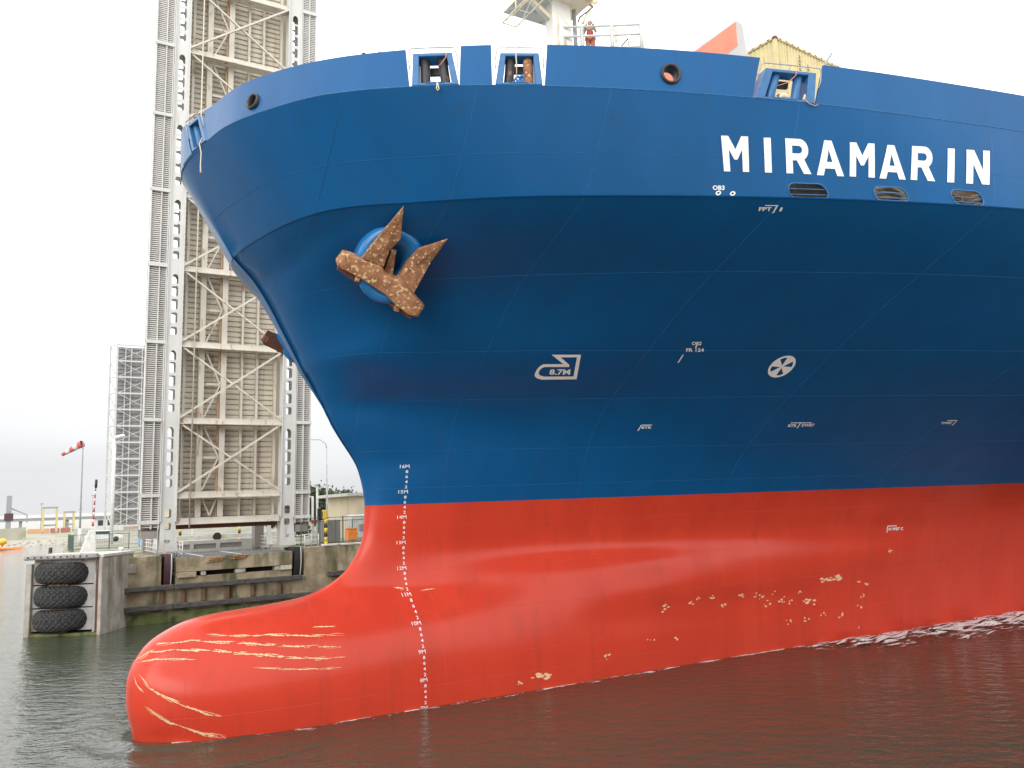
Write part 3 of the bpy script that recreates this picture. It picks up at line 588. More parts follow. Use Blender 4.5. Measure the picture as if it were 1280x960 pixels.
# ---- fittings in the bulwark
def frame_axes(q):     # q: four (x,k) corners tl,tr,br,bl on the bulwark plane
    P = [upmap(x, k) for x, k in q]; tl, tr, br, bl = P; ex = (br-bl); ey = (tl+tr-bl-br)/2; n = np.cross(ex, ey); n /= np.linalg.norm(n)
    if n@NN < 0 and n@(-A) < 0: n = -n
    return P, n
def roller_fairlead(q, roller_mats, hoop=True, rusty=False):
    (tl, tr, br, bl), n = frame_axes(q)
    def at(u, v, d): return (bl*(1-u)+br*u)*(1-v)+(tl*(1-u)+tr*u)*v - n*d
    m_ = MB(); D0, D1 = -.03, .45
    def fr(u0, u1, v0, v1): m_.hexa([at(u0, v0, D0), at(u1, v0, D0), at(u1, v0, D1), at(u0, v0, D1), at(u0, v1, D0), at(u1, v1, D0), at(u1, v1, D1), at(u0, v1, D1)])
    fr(0, .15, 0, 1); fr(.85, 1, 0, 1); fr(.15, .85, .90, 1); fr(.15, .85, 0, .07)
    f = m_.build('roller_fairlead', 'bluefit', ship, bevel=.015)
    for u, mt in ((.28, roller_mats[0]), (.72, roller_mats[1])):
        m_ = MB(); m_.tube([at(u, v, .22) for v in (.06, .12, .5, .88, .92)], [.11, .15, .145, .15, .11], 14); m_.build('roller', mt, f, smooth=True)
    m_ = MB(); m_.tube([at(u, .12, .24) for u in (.16, .3, .7, .84)], [.07, .09, .09, .07], 10); m_.build('roller', 'bluefit', f, smooth=True)
    m_ = MB(); m_.hexa([at(.36, .66, .5), at(.64, .66, .5), at(.64, .66, .6), at(.36, .66, .6), at(.36, .88, .5), at(.64, .88, .5), at(.64, .88, .6), at(.36, .88, .6)]); m_.build('cross_plate', 'black', f)
    m_ = MB(); m_.hexa([at(.3, .05, -.05), at(.7, .05, -.05), at(.7, .05, .4), at(.3, .05, .4), at(.38, .13, .02), at(.62, .13, .02), at(.62, .13, .4), at(.38, .13, .4)]); m_.build('lip_plate', 'bluefit', f)
    if hoop:
        m_ = MB(); m_.tube([at(-.06, .52, 0), at(-.10, .75, 0), at(-.10, 1.10, 0), at(-.06, 1.17, 0), at(.5, 1.18, 0), at(1.06, 1.17, 0), at(1.10, 1.10, 0), at(1.10, .75, 0), at(1.06, .52, 0)], .020, 6); m_.tube([at(.47, 1.0, 0), at(.47, 1.18, 0)], .012, 5); m_.build('guard_hoop', 'rail', f, smooth=True)
    return at
at0 = roller_fairlead([(1.15, 1.9), (2.70, 1.93), (2.85, 1.05), (1.55, 1.04)], ('bluefit', 'tan'))
at1 = roller_fairlead([(12.20, 1.87), (13.34, 1.84), (13.40, 1.03), (11.98, 1.03)], ('black', 'black'))
at2 = roller_fairlead([(14.74, 1.79), (15.88, 1.79), (15.90, 1.03), (14.48, 1.02)], ('black', 'rust'))
at3 = roller_fairlead([(23.12, 1.76), (24.93, 1.77), (24.78, 1.01), (22.68, 1.01)], ('bluefit', 'bluefit'))
m_ = MB()
for u, v in ((.48, .1), (.9, .12)): m_.tube([at3(u-.06, v, .1), at3(u-.03, v+.12, .1), at3(u+.05, v+.1, .1), at3(u+.06, v-.02, .1)], [.05, .1, .1, .05], 8)
tag(m_.build('rope', 'rope', smooth=True), 'tan rope turns lying in the fairlead beside the yellow container', 'rope')
m_ = MB(); m_.tube([at3(.62, 1.18, -.02), at3(.60, .85, -.03), at3(.50, .62, .0), at3(.34, .52, .1)], .014, 6); m_.tube([at3(.8, .1, -.04), at3(.9, -.04, -.06), at3(1.0, -.09, -.05), at3(1.06, -.03, -.03)], .016, 6)
tag(m_.build('rope', 'ropered', smooth=True), 'thin red rope hanging through the fairlead beside the yellow container', 'rope')
m_ = MB(); m_.tube([at1(.86, .97, -.04), at1(.82, .82, -.05), at1(.72, .70, -.02), at1(.6, .62, .08)], .014, 6)
tag(m_.build('rope', 'ropered', smooth=True), 'thin red rope slung across the first of the two fairleads beside the foremast', 'rope')
m_ = MB(); m_.tube([at1(.56, .30, .05), at1(.545, .08, -.06), at1(.54, -.04, -.07), at1(.52, -.13, -.06), at1(.545, -.2, -.06), at1(.575, -.14, -.06), at1(.56, -.05, -.07), at1(.56, .02, -.07)], .018, 6)
tag(m_.build('rope', 'rope', smooth=True), 'pale rope with a spliced eye hanging out of a bow fairlead', 'rope')
m_ = MB(); m_.tube([at2(.40, 1.2, .0), at2(.41, .9, -.03), at2(.43, .7, .0), at2(.45, .3, .15)], .02, 6)
tag(m_.build('rope', 'rope', smooth=True), 'pale rope led down through the fairlead holding a blue bundle', 'rope')
m_ = MB()
for q in range(7): u, v, d = random.uniform(.42, .6), random.uniform(.2, .36), random.uniform(.15, .3); m_.tube([at2(u-.06, v, d), at2(u, v+.08, d), at2(u+.06, v-.02, d)], .045, 6)
tag(m_.build('rope', 'roperblue', smooth=True), 'blue rope bundle stuffed in the fairlead beside the foremast', 'rope')
m_ = MB(); m_.tube([at0(.75, .25, .05), at0(.62, .02, -.05), at0(.62, -.3, -.06), at0(.63, -.8, -.2), at0(.63, -1.1, -.26)], [.025, .025, .02, .02, .03], 6)
tag(m_.build('rope', 'rope', smooth=True), 'frayed rope end dangling from the foremost fairlead at the stem', 'rope')
# panama chocks: rounded rings
for cx, ck, cr in CH[:2]:
    c = upmap(cx, ck); fx = up_fmap(np.array([[cx, ck]]))[1][0]; ex = upmap(cx+.05, ck)-c; ex /= np.linalg.norm(ex); ey = np.cross(fx, ex)
    m_ = MB(); ring = 28; prof = [(cr*1.05, -.05), (cr*1.06, .03), (cr*1.0, .09), (cr*.86, .10), (cr*.74, .04), (cr*.70, -.08), (cr*.70, -.35)]
    V = [c - fx*d + (ex*math.cos(t)+ey*math.sin(t))*r_ for r_, d in prof for t in (2*math.pi*i/ring for i in range(ring))]
    m_.add(V, [(i*ring+k, i*ring+(k+1) % ring, (i+1)*ring+(k+1) % ring, (i+1)*ring+k) for i in range(len(prof)-1) for k in range(ring)]); m_.build('mooring_chock', 'black', ship, smooth=True)
# ---- hawse bolster and anchors
HC = np.array([6.31, 6.24, 15.6]); HN = np.array([-.2563, .8201, -.5126]); HX = np.array([.9666, .2175, -.1352]); HY = np.array([0., .5301, .8480])
def hp(q, d, sg=1, ds=0.0):   # local anchor-plane point
    p = HC+HX*q[0]+HY*q[1]+HN*d; p = p*np.array([1, sg, 1])+np.array([ds, 0, 0]); return W(p[0], p[1], p[2])
HD = .48; hp0 = hp
for sg, ds in ((1, 0.), (-1, .9)):
    m_ = MB(); ring = 40
    prof = [(1.25, -2.2), (1.22, -1.0), (1.18, -.2), (1.16, .18), (1.10, .34), (.98, .42), (.84, .38), (.62, .15), (.42, -.15), (.36, -.9)]
    V = [hp((-.06+r*.99*math.cos(t), .16+r*1.20*math.sin(t)), d+HD, sg, ds) for r, d in prof for t in (2*math.pi*i/ring for i in range(ring))]
    m_.add(V, [(i*ring+k, i*ring+(k+1) % ring, (i+1)*ring+(k+1) % ring, (i+1)*ring+k) for i in range(len(prof)-1) for k in range(ring)]); m_.build('hawse_bolster', 'bolster', ship, smooth=True)
    m_ = MB(); m_.add([hp((-.16+.40*math.cos(t), .02+.46*math.sin(t)), -.2, sg, ds) for t in (2*math.pi*i/24 for i in range(24))], [tuple(range(24))]); m_.build('hawse_shade', 'dark', ship)  # flat black disc paints the shade inside the hawse pipe
    base = hp((0, 0), .8, sg, ds)
    an = thing('anchor', 'rusty stockless anchor hanging at the blue hawse on the side facing the camera' if sg > 0 else 'dark rusty anchor jutting out behind the stem on the far side of the bow', 'anchor', base, 'bow anchors')
    mt = 'rust' if sg > 0 else 'rustdark'
    def slab(name, poly, d0, d1, ridge=None, inset=.86, tip=None):
        m_ = MB(); n = len(poly); c = np.mean(poly, axis=0); hp = lambda q, d, s_, t_: hp0(q, d+(.34*max(q[1]-.5, 0) if tip is not None else 0), s_, t_); q = [c+(np.array(p)-c)*inset for p in poly]
        V = [hp(p, d1-.07 if i == tip else (d0+d1)/2+.06 if tip is not None and abs(i-tip) == 1 else d0, sg, ds) for i, p in enumerate(poly)]+[hp(p, d1-.10 if i != tip else d1-.04, sg, ds) for i, p in enumerate(poly)]+[hp(p, d1 if i != tip else d1-.01, sg, ds) for i, p in enumerate(q)]
        F = [tuple(range(n))[::-1]]+[(i, (i+1) % n, (i+1) % n+n, i+n) for i in range(n)]+[(n+i, n+(i+1) % n, 2*n+(i+1) % n, 2*n+i) for i in range(n)]
        if ridge is None: F.append(tuple(range(2*n, 3*n)))
        else:
            k = len(V); V.append(hp(ridge, d1+.09, sg, ds)); F += [(2*n+i, 2*n+(i+1) % n, k) for i in range(n)]
        m_.add(V, F); return m_.build(name, mt, an, bevel=0 if ridge else .02)
    crown = [(-1.67, .35), (-1.25, .30), (-1.05, .26), (-.36, .12), (-.20, -.08), (.08, -.19), (.23, -.18), (.36, -.10), (.83, -.60), (1.32, -.97), (1.17, -1.39), (.89, -1.40), (.43, -1.16), (-.05, -.82), (-1.03, -.38), (-1.75, -.16), (-1.85, -.01)]
    slab('crown', crown, .55, 1.05, inset=.93)
    slab('fluke', [(-1.07, .26), (-.46, 1.58), (-.13, 2.32), (.04, 1.21), (-.23, .68), (-.30, .10)], .60, 1.0, ridge=(-.36, .95), inset=.95, tip=2)
    slab('fluke', [(.23, -.20), (.43, .37), (.68, .98), (1.52, 1.52), (1.2, .57), (.85, -.62)], .60, 1.0, ridge=(.70, .45), inset=.95, tip=3)
    slab('shank', [(-.26, -.4), (-.12, .66), (.06, .66), (.12, -.4)], -.3, .62)
    for q in ((-1.05, -.40), (.42, -1.18)):
        m_ = MB(); m_.box(hp(q, .8, sg, ds), hp((1, 0), 0, 1)-hp((0, 0), 0, 1), hp((0, 1), 0, sg)-hp((0, 0), 0, sg), hp((0, 0), 1, sg)-hp((0, 0), 0, sg), -.09, .09, -.16, .08, -.2, .12); m_.build('tripping_palm', mt, an, bevel=.02)
    m_ = MB(); m_.hexa([hp(q, d, sg, ds) for d in (.50, .80) for q in ((-1.75, -.30), (.95, -1.55), (1.0, -1.35), (-1.7, -.05))]); m_.build('crown_base', 'rustdark', an)
# ------------------------------------------------------------------ on the ship's deck
# foremast with radar platform and stays
m_ = MB(); mb_ = W(15.1, 4.2, 19.6)
m_.hexa([W(14.75, 4.0, 19.6), W(15.85, 4.0, 19.6), W(15.85, 4.6, 19.6), W(14.75, 4.6, 19.6), W(14.75, 4.0, 34), W(15.65, 4.0, 34), W(15.65, 4.6, 34), W(14.75, 4.6, 34)])
fm = m_.build('foremast', 'steelw', ship, bevel=.03)
m_ = MB(); m_.box(W(14.1, 3.9, 28.95), A, NN, ZZ, -.75, 2.3, -1.1, 1.5, 0, .10); m_.build('mast_platform', 'mast', fm)
for u in (-.6, 1.5):
    m_ = MB(); m_.bar(W(15.3, 4.3, 27.9), W(14.2+u*.9, 4.3, 28.94), .18, .24); m_.build('platform_bracket', 'mast', fm)
m_ = MB()
for bb in (2.95, 4.1, 5.45): m_.tube([W(13.2, bb, 28.95), W(13.2, bb, 28.35)], .03, 5); m_.tube([W(13.2, bb, 28.35), W(13.9, bb, 28.35)], .03, 5)
m_.tube([W(13.2, 2.95, 28.35), W(13.2, 5.45, 28.35)], .035, 5); m_.tube([W(13.9, 2.95, 28.35), W(13.9, 5.45, 28.35)], .035, 5)
for bb in np.linspace(3.1, 5.3, 7): m_.tube([W(13.25, bb, 28.37), W(13.9, bb, 28.95)], .02, 4)
stuff(m_.build('underslung_cage', 'mast', fm))
m_ = MB(); m_.tube([W(15.7, 4.5, 29.5), W(16.2, 4.6, 29.6), W(16.9, 4.7, 29.2), W(16.2, 4.6, 28.55), W(16.1, 4.6, 28.3)], .035, 6); m_.build('cable_loop', 'blackp', fm, smooth=True)
m_ = MB(); m_.bar(W(15.7, 4.4, 28.9), W(17.2, 4.6, 29.6), .14, .2); m_.tube([W(17.0, 4.6, 29.5), W(16.5, 4.6, 28.6), W(16.35, 4.6, 28.3)], .07, 8); m_.build('lamp_arm', 'mast', fm, smooth=True)
m_ = MB(); m_.box(W(16.05, 4.4, 19.6), A, NN, ZZ, -.03, .03, -.12, .12, 4, 9.6); m_.build('mast_ladder', 'rail', fm)
for p, q in ((W(13.2, 4.2, 28.4), W(4.45, 8.9, 21.4)), (W(13.4, 5.2, 28.4), W(8.1, 10.8, 20.9)), (W(13.9, 5.4, 28.4), W(12.4, 11.6, 21)), (W(15.6, 4.4, 31.5), W(23.0, 9.5, 24.2))):
    m_ = MB(); m_.tube([p, (p+q)/2-ZZ*.12, q], .011, 5); m_.build('stay_wire', 'rail', fm)
m_ = MB(); m_.tube([W(4.5, 8.85, 21.25), W(4.42, 8.95, 21.5)], .06, 6); m_.tube([W(4.1, 8.5, 21.3), W(4.8, 9.1, 21.3)], .03, 5); m_.build('stay_lug', 'rustdark', ship)
# raised lookout platform with rails
PZ = 26.5
RA = np.array([1., 0, 0]); RB = np.array([0, -1., 0]); RO = np.array([2.3, 33.5, 0.])+ZZ*PZ
def rp_(u, v, h=0.0): return RO+RA*u-RB*v+ZZ*h
m_ = MB(); m_.box(RO, RA, RB, ZZ, -.15, 4.05, -2.2, .15, -.15, 0); lp = m_.build('lookout_platform', 'steelw', ship)
for s_ in (.2, 3.7):
    for b_ in (.2, 1.9): m_ = MB(); m_.box(rp_(s_, b_, 19.6-PZ), RA, RB, ZZ, -.12, .12, -.12, .12, 0, PZ-.151-19.6); m_.build('platform_leg', 'steelw', lp)
def railing(pts, hts, r, parent, name_post='rail_post', name_bar='rail_bar', mt='railpaint', rp=None):
    for p in pts: m_ = MB(); m_.tube([p, np.array(p)+ZZ*hts[-1]], rp or r*1.4, 6); m_.build(name_post, mt, parent, smooth=True)
    for h in hts: m_ = MB(); m_.tube([np.array(p)+ZZ*h for p in pts], r, 6); m_.build(name_bar, mt, parent, smooth=True)
railing([RO+RA*u for u in (0, 1.3, 2.6, 3.88)], (.30, .88, 1.33), .055, lp, rp=.09)
railing([RO-RB*u for u in (0, 1.9)], (.30, .88, 1.33), .035, lp)
railing([RO-RB*1.95+RA*u for u in (0, 1.7, 3.88)], (.45, 1.15), .03, lp)
m_ = MB(); m_.tube([rp_(.28, -.12, -.1), rp_(.28, -.12, .72)], [.1, .03], 8); m_.build('yellow_cap', 'yellow', lp)
m_ = MB(); m_.box(rp_(2.15, .9), RA, RB, ZZ, 0, .65, -.3, .3, 0, .55); m_.build('deck_box', 'steelw', lp, bevel=.03)
m_ = MB(); m_.tube([rp_(2.6, .6, .3), rp_(3.0, .6, .6), rp_(3.4, .6, 1.05)], .03, 6); m_.tube([rp_(3.4, .6), rp_(3.4, .6, 1.05)], .02, 5); m_.build('hose_reel_arm', 'blackp', lp)
m_ = MB(); m_.bar(rp_(2.85, .4), rp_(2.85, .4, 1.6), .14, .14); m_.bar(rp_(2.85, .4, 1.5), rp_(2.62, .4, 1.3), .1, .1); m_.build('davit_post', 'steelw', lp)
# crewman leaning on the rail
def skin_body(name, verts, edges, radii, mt, parent, sub=2):
    me = bpy.data.meshes.new(name); me.from_pydata([tuple(v) for v in verts], edges, []); o = link(name, me, parent)
    sk = o.modifiers.new('skin', 'SKIN'); o.modifiers.new('sub', 'SUBSURF').levels = sub; o.modifiers['sub'].render_levels = sub
    for i, r in enumerate(radii): me.skin_vertices[0].data[i].radius = (r, r)
    me.skin_vertices[0].data[0].use_root = True; me.materials.append(M[mt])
    for p in me.polygons: p.use_smooth = True
    sk.use_smooth_shade = True; return o
pp = rp_(1.70, .36); per = thing('person', 'person in red overalls with dark hair leaning on the white platform rail', 'person', pp)
fx, fy = np.array([-.15, -.99, 0]), np.array([.99, -.15, 0])    # facing outboard, own left side
def L_(f, l, u): return fx*f+fy*l+ZZ*u
bv = [L_(0, 0, .95), L_(.02, 0, 1.12), L_(.07, 0, 1.32), L_(.08, 0, 1.44), L_(.09, 0, 1.52),
      L_(.02, .10, .90), L_(.03, .11, .50), L_(0, .11, .08), L_(.16, .12, .04), L_(0, -.10, .90), L_(.0, -.11, .50), L_(-.06, -.11, .08), L_(.10, -.12, .04),
      L_(.06, .19, 1.40), L_(.14, .27, 1.15), L_(.36, .20, 1.36), L_(.06, -.19, 1.40), L_(.12, -.27, 1.15), L_(.36, -.18, 1.36)]
be = [(0, 1), (1, 2), (2, 3), (3, 4), (0, 5), (5, 6), (6, 7), (7, 8), (0, 9), (9, 10), (10, 11), (11, 12), (3, 13), (13, 14), (14, 15), (3, 16), (16, 17), (17, 18)]
br_ = [.15, .14, .155, .09, .06, .10, .08, .07, .05, .10, .08, .07, .05, .07, .052, .04, .07, .052, .04]
skin_body('body', bv, be, br_, 'shirt', per)
ov = [L_(0, 0, .96), L_(.04, 0, 1.15), L_(.10, 0, 1.36)]; skin_body('overall_bib', ov, [(0, 1), (1, 2)], [.175, .175, .15], 'overall', per)
skin_body('trousers', [L_(0, 0, .98), L_(.02, .10, .88), L_(.03, .11, .5), L_(0, .11, .12), L_(.02, -.10, .88), L_(0, -.11, .5), L_(-.05, -.11, .12)], [(0, 1), (1, 2), (2, 3), (0, 4), (4, 5), (5, 6)], [.165, .125, .10, .09, .125, .10, .09], 'overall2', per)
def ellip(name, c, r, mt, parent, nu=14, nv=9, ax=None):
    m_ = MB(); V = [c+ (ax[0] if ax else fx)*r[0]*math.sin(a_)*math.cos(b_)+(ax[1] if ax else fy)*r[1]*math.sin(a_)*math.sin(b_)+ZZ*r[2]*math.cos(a_) for a_ in np.linspace(.001, math.pi-.001, nv) for b_ in np.linspace(0, 2*math.pi, nu, endpoint=False)]
    m_.add(V, [(i*nu+k, i*nu+(k+1) % nu, (i+1)*nu+(k+1) % nu, (i+1)*nu+k) for i in range(nv-1) for k in range(nu)]); return m_.build(name, mt, parent, smooth=True)
hx = np.array([-.82, -.57, 0.]); hy = np.array([.57, -.82, 0.]); hc = pp+L_(.11, 0, 1.635)   # head turned towards the bow
ellip('head', hc, (.098, .078, .118), 'skin', per, ax=(hx, hy)); ellip('hair', hc-hx*.045+ZZ*.040, (.085, .084, .092), 'hair', per, ax=(hx, hy))
m_ = MB(); m_.tube([hc+hx*.09+ZZ*.01, hc+hx*.122-ZZ*.022], [.012, .018], 6); m_.build('nose', 'skin', per, smooth=True)
for sd_ in (1, -1):
    m_ = MB(); m_.tube([hc+hy*sd_*.078-ZZ*.02, hc+hy*sd_*.09+ZZ*.03], .014, 6); m_.build('ear', 'skin', per, smooth=True)
    h0 = pp+L_(.36, .2 if sd_ > 0 else -.18, 1.36)
    hand_v = [L_(.36, .2*sd_, 1.36), L_(.42, .15*sd_, 1.38), L_(.46, .12*sd_, 1.385)]; hand_e = [(0, 1), (1, 2)]; hr = [.03, .036, .03]
    for q in range(4):
        d = -.025+.017*q; k = len(hand_v); hand_v += [L_(.49+.01*(1-abs(q-1.5)), .10*sd_+d, 1.385), L_(.52, .08*sd_+d, 1.36)]; hand_e += [(2, k), (k, k+1)]; hr += [.0095, .008]
    k = len(hand_v); hand_v += [L_(.44, .19*sd_, 1.37), L_(.475, .20*sd_, 1.35)]; hand_e += [(1, k), (k, k+1)]; hr += [.011, .009]
    skin_body('hand', hand_v, hand_e, hr, 'skin', per, 1)
# splash bulkhead wing with an orange band along its sloping edge
m_ = MB(); poly = [(13.2, 19.7), (13.2, 21.05), (15.25, 22.70), (18.02, 24.92), (18.35, 24.85), (18.62, 22.9), (18.75, 19.7)]
m_.prism(poly, W(0, 11.8, 0), A, ZZ, NN, -.35, .0); bwk = m_.build('splash_bulkhead', 'bulkwhite', ship)
m_ = MB(); m_.prism([(13.25, 21.02), (15.25, 22.63), (17.98, 24.84), (17.98, 23.9), (15.9, 22.15), (13.25, 19.9)], W(0, 11.8, 0), A, ZZ, NN, .006, .02); m_.build('warning_band', 'salmon', bwk)
m_ = MB(); m_.bar(W(19.15, 14.6, 20.6), W(19.15, 14.6, 21.9), .12, .12); m_.tube([W(19.15, 14.6, 21.9), W(19.2, 14.6, 22.15), W(19.55, 14.6, 22.55)], .05, 6); m_.tube([W(18.95, 14.6, 21.75), W(19.35, 14.6, 21.75)], .09, 6); m_.build('deck_vent_pipe', 'rail', ship, smooth=True)
# containers stacked behind the bulkhead
def container(s, b, z, yaw, label):
    t = thing('shipping_container', label, 'container', W(s, b, z))
    c, s_ = math.cos(yaw), math.sin(yaw); ex = A*c+NN*s_; ey = -(NN*c-A*s_)      # ex aft, ey to starboard
    O = W(s, b, z); Lc, Wc, H = 12.19, 2.44, 2.6
    for x in (0, Lc-.14):
        for y in (0, Wc-.14): m_ = MB(); m_.box(O, ex, ey, ZZ, x, x+.14, y, y+.14, 0, H); m_.build('corner_post', 'contyellow', t)
    for zz2 in (0, H-.1):
        for y in (0, Wc-.1): m_ = MB(); m_.box(O, ex, ey, ZZ, .14, Lc-.14, y, y+.1, zz2, zz2+.1); m_.build('side_rail', 'contyellow', t)
        for x in (0, Lc-.1): m_ = MB(); m_.box(O, ex, ey, ZZ, x, x+.1, .14, Wc-.14, zz2, zz2+.1); m_.build('end_rail', 'contyellow', t)
    def corr(name, o, ed, en, L):
        m_ = MB(); xs = []; x = 0
        while x < L: xs += [(x, 0), (x+.07, 0), (x+.105, .045), (x+.175, .045), (x+.21, 0)]; x += .21
        xs = [(min(a_, L), b_) for a_, b_ in xs]; V = [o+ed*a_+en*b_+ZZ*h for h in (.1, H-.1) for a_, b_ in xs]; n = len(xs)
        m_.add(V, [(i, i+1, n+i+1, n+i) for i in range(n-1)]); m_.build(name, 'contyellow', t)
    corr('side_panel', O+ex*.14+ey*.05, ex, ey, Lc-.28); corr('end_panel', O+ey*.14+ex*.05, ey, ex, Wc-.28)
    m_ = MB(); m_.box(O, ex, ey, ZZ, .1, Lc-.1, .1, Wc-.1, H-.06, H-.03); m_.build('roof_panel', 'contyellow', t)
    for x in (0, Lc-.18):
        for y in (-.012, Wc-.15): m_ = MB(); m_.box(O, ex, ey, ZZ, x-.012, x+.17, y, y+.16, H-.12, H+.012); m_.build('corner_casting', 'rustdark', t)
    m_ = MB(); u = 0.3
    while u < 11.5: m_.box(O, ex, ey, ZZ, u, u+.11, -.006, .02, H-.07, H-.01); u += .42
    while u > 11.4 and u < 14: u += 9
    for y in np.arange(.3, 2.2, .4): m_.box(O, ex, ey, ZZ, -.006, .02, y, y+.11, H-.07, H-.01)
    stuff(m_.build('rust_patch', 'rustdark', t))
    return t
ct = container(22.3, 10.0, 23.87, R(-5), 'weathered yellow container, uppermost of the stack behind the fairlead')
m_ = MB(); O_ = W(22.3, 10.0, 23.87); ex_ = A*math.cos(R(-5))+NN*math.sin(R(-5)); en_ = NN*math.cos(R(-5))-A*math.sin(R(-5))
for col_, n_ in ((1.55, 9), (2.15, 7)):
    for i in range(n_):
        z0 = 2.05-i*.19-(.25 if col_ > 2 else 0)
        for st_ in random.sample([(0, 0, .10, .025), (0, 0, .025, .12), (.085, 0, .025, .12), (0, .10, .11, .025), (0, .05, .11, .025)], 3): m_.box(O_, ex_, ZZ, en_, col_+st_[0], col_+st_[0]+st_[2], z0+st_[1], z0+st_[1]+st_[3], .0, .012)
stuff(m_.build('vertical_lettering', 'blackp', ct))
container(22.3, 10.0, 21.25, R(-5), 'weathered yellow container, lower one of the stack behind the fairlead')

# ------------------------------------------------------------------ bow ripple and wake
def foam_patch(name, cells, zf, nx=110, ny=16):
    me = bpy.data.meshes.new(name); V = []; Cc = []
    (s0_, s1_), (w0, w1) = cells
    for j in range(ny):
        for i in range(nx):
            s = s0_+(s1_-s0_)*i/(nx-1); t = j/(ny-1); bb = float(b_at(max(s, -.5), 0.02)); off = .02+(w0+(w1-w0)*i/(nx-1))*t
            z, cov = zf(s, t, i/(nx-1)); V.append(tuple(W(s, bb+off, z))); Cc.append(cov)
    me.from_pydata(V, [], [(j*nx+i, j*nx+i+1, (j+1)*nx+i+1, (j+1)*nx+i) for j in range(ny-1) for i in range(nx-1)])
    ca = me.color_attributes.new('cover', 'FLOAT_COLOR', 'POINT')
    for i, c in enumerate(Cc): ca.data[i].color = (c, c, c, 1)
    me.materials.append(M['foam'])
    for p in me.polygons: p.use_smooth = True
    o = link(name, me); o['kind'] = 'stuff'; return o
def wake(s, t, u):
    from math import exp, sin
    r1 = exp(-((t-.10-.18*u-.05*sin(u*9))/.10)**2); r2 = .85*exp(-((t-.34-.25*u+.06*sin(u*7+1))/.11)**2)*min(1, u*4); r3 = .8*exp(-((t-.05)/.08)**2)*(1 if u > .62 else 0)
    ridge = min(1, r1+r2+r3); env = min(1, u*9)*min(1, (1-u)*3+.5); z = .03+.24*ridge*env*(.55+.45*sin(s*2.3+t*9)*sin(s*.9+2)); return z, env*(.36*ridge+(.41+.12*sin(s*1.3+t*6)+.09*sin(s*2.9-t*11))*exp(-(t/.85)**6))*exp(-(t/.5)**2)
foam_patch('wake_foam', ((28.3, 51), (3.6, 13.5)), wake, 280, 60)
def edge(s, t, u): return .012, .55*math.exp(-(t/.6)**2)*(.8+.2*math.sin(s*3.1))
foam_patch('waterline_foam', ((.4, 30), (.5, .5)), edge, 200, 5)
# smooth ripple rings shed by the nose of the bulb
m_ = MB(); nr, na = 22, 48; V = []
for i in range(nr):
    for k in range(na):
        t = math.pi*(.35+1.0*k/(na-1)); rr = 1.0+.085*i; h = .03+.10*math.sin(i*.80)*math.exp(-i/10)*math.sin(math.pi*k/(na-1)); V.append(W(1.6+rr*2.25*math.cos(t), rr*1.95*math.sin(t-.0), max(h, .004) if i not in (0, nr-1) else .004))
m_.add(V, [(i*na+k, i*na+k+1, (i+1)*na+k+1, (i+1)*na+k) for i in range(nr-1) for k in range(na-1)])
o = m_.build('bow_ripple', 'water', smooth=True); o['kind'] = 'stuff'

# ------------------------------------------------------------------ lock quay opposite
QZ = 4.65; QB = -33.0
def gpoly(name, pts, z, mt, th=.0):
    m_ = MB(); m_.add([W(s, b, z) for s, b in pts], [tuple(range(len(pts)))]); return structure(m_.build(name, mt))
gpoly('quay_ground', [(-.3, -36.5), (1.45, -33.06), (4.85, -33.06), (4.85, -35.2), (5.9, -35.2), (5.9, -40.75), (14.2, -40.75), (14.2, -35.2), (15.2, -35.2), (15.2, -33.06), (150, -33.06), (150, -290), (14, -290), (0, -58.5)], QZ, 'ground')
gpoly('near_quay_ground', [(-200, 29.2), (200, 29.2), (200, 160), (-200, 160)], 5.3, 'fendwhite')
m_ = MB(); m_.box(W(0, 0, 0), A, NN, ZZ, -200, 200, 29.2, 30.2, -3, 5.28); tag(m_.build('near_quay_wall', 'fendwhite'), 'pale concrete quay wall under the camera facing the ship', 'quay wall')
m_ = MB(); m_.add([W(-1500, -289, 1.6), W(1500, -289, 1.6), W(1500, -3000, 1.6), W(-1500, -3000, 1.6)], [(0, 1, 2, 3)]); structure(m_.build('far_ground', 'farbank'))
m_ = MB(); m_.hexa([W(-1500, -289, -1), W(40, -289, -1), W(40, -283, -1), W(-1500, -283, -1), W(-1500, -289.2, 1.65), W(40, -289.2, 1.65), W(40, -288, 1.65), W(-1500, -288, 1.65)]); tag(m_.build('far_quay_wall', 'concrete2'), 'low grey sloping quay wall along the far bank of the dock', 'quay wall')
m_ = MB(); m_.hexa([W(-60, -325, 1.6), W(-.4, -318, 1.6), W(-.4, -316, 1.6), W(-60, -323, 1.6), W(-60, -325, 4.0), W(-.4, -318, 6.0), W(-.4, -317, 6.0), W(-60, -324, 4.0)]); structure(m_.build('far_embankment', 'farbank'))
qw = thing('quay_wall', 'weathered concrete quay wall with mossy foot behind the red bulb', 'quay wall', W(1.45, QB, 0))
def qbox(name, s0_, s1_, z0, z1, b0, b1, mt, parent=qw, bev=.03):
    m_ = MB(); m_.box(W(0, 0, 0), A, NN, ZZ, s0_, s1_, b0, b1, z0, z1); return m_.build(name, mt, parent, bevel=bev)
qbox('wall_block', 1.45, 4.85, .75, QZ+.02, QB-5, QB, 'concrete'); qbox('wall_block', 15.2, 60, .75, QZ+.02, QB-5, QB, 'concrete')
qbox('wall_block', 4.853, 15.197, .75, 2.55, QB-5, QB-.02, 'concrete'); qbox('wall_foot', 1.45, 60, -3, .748, QB-5, QB+.12, 'algae')
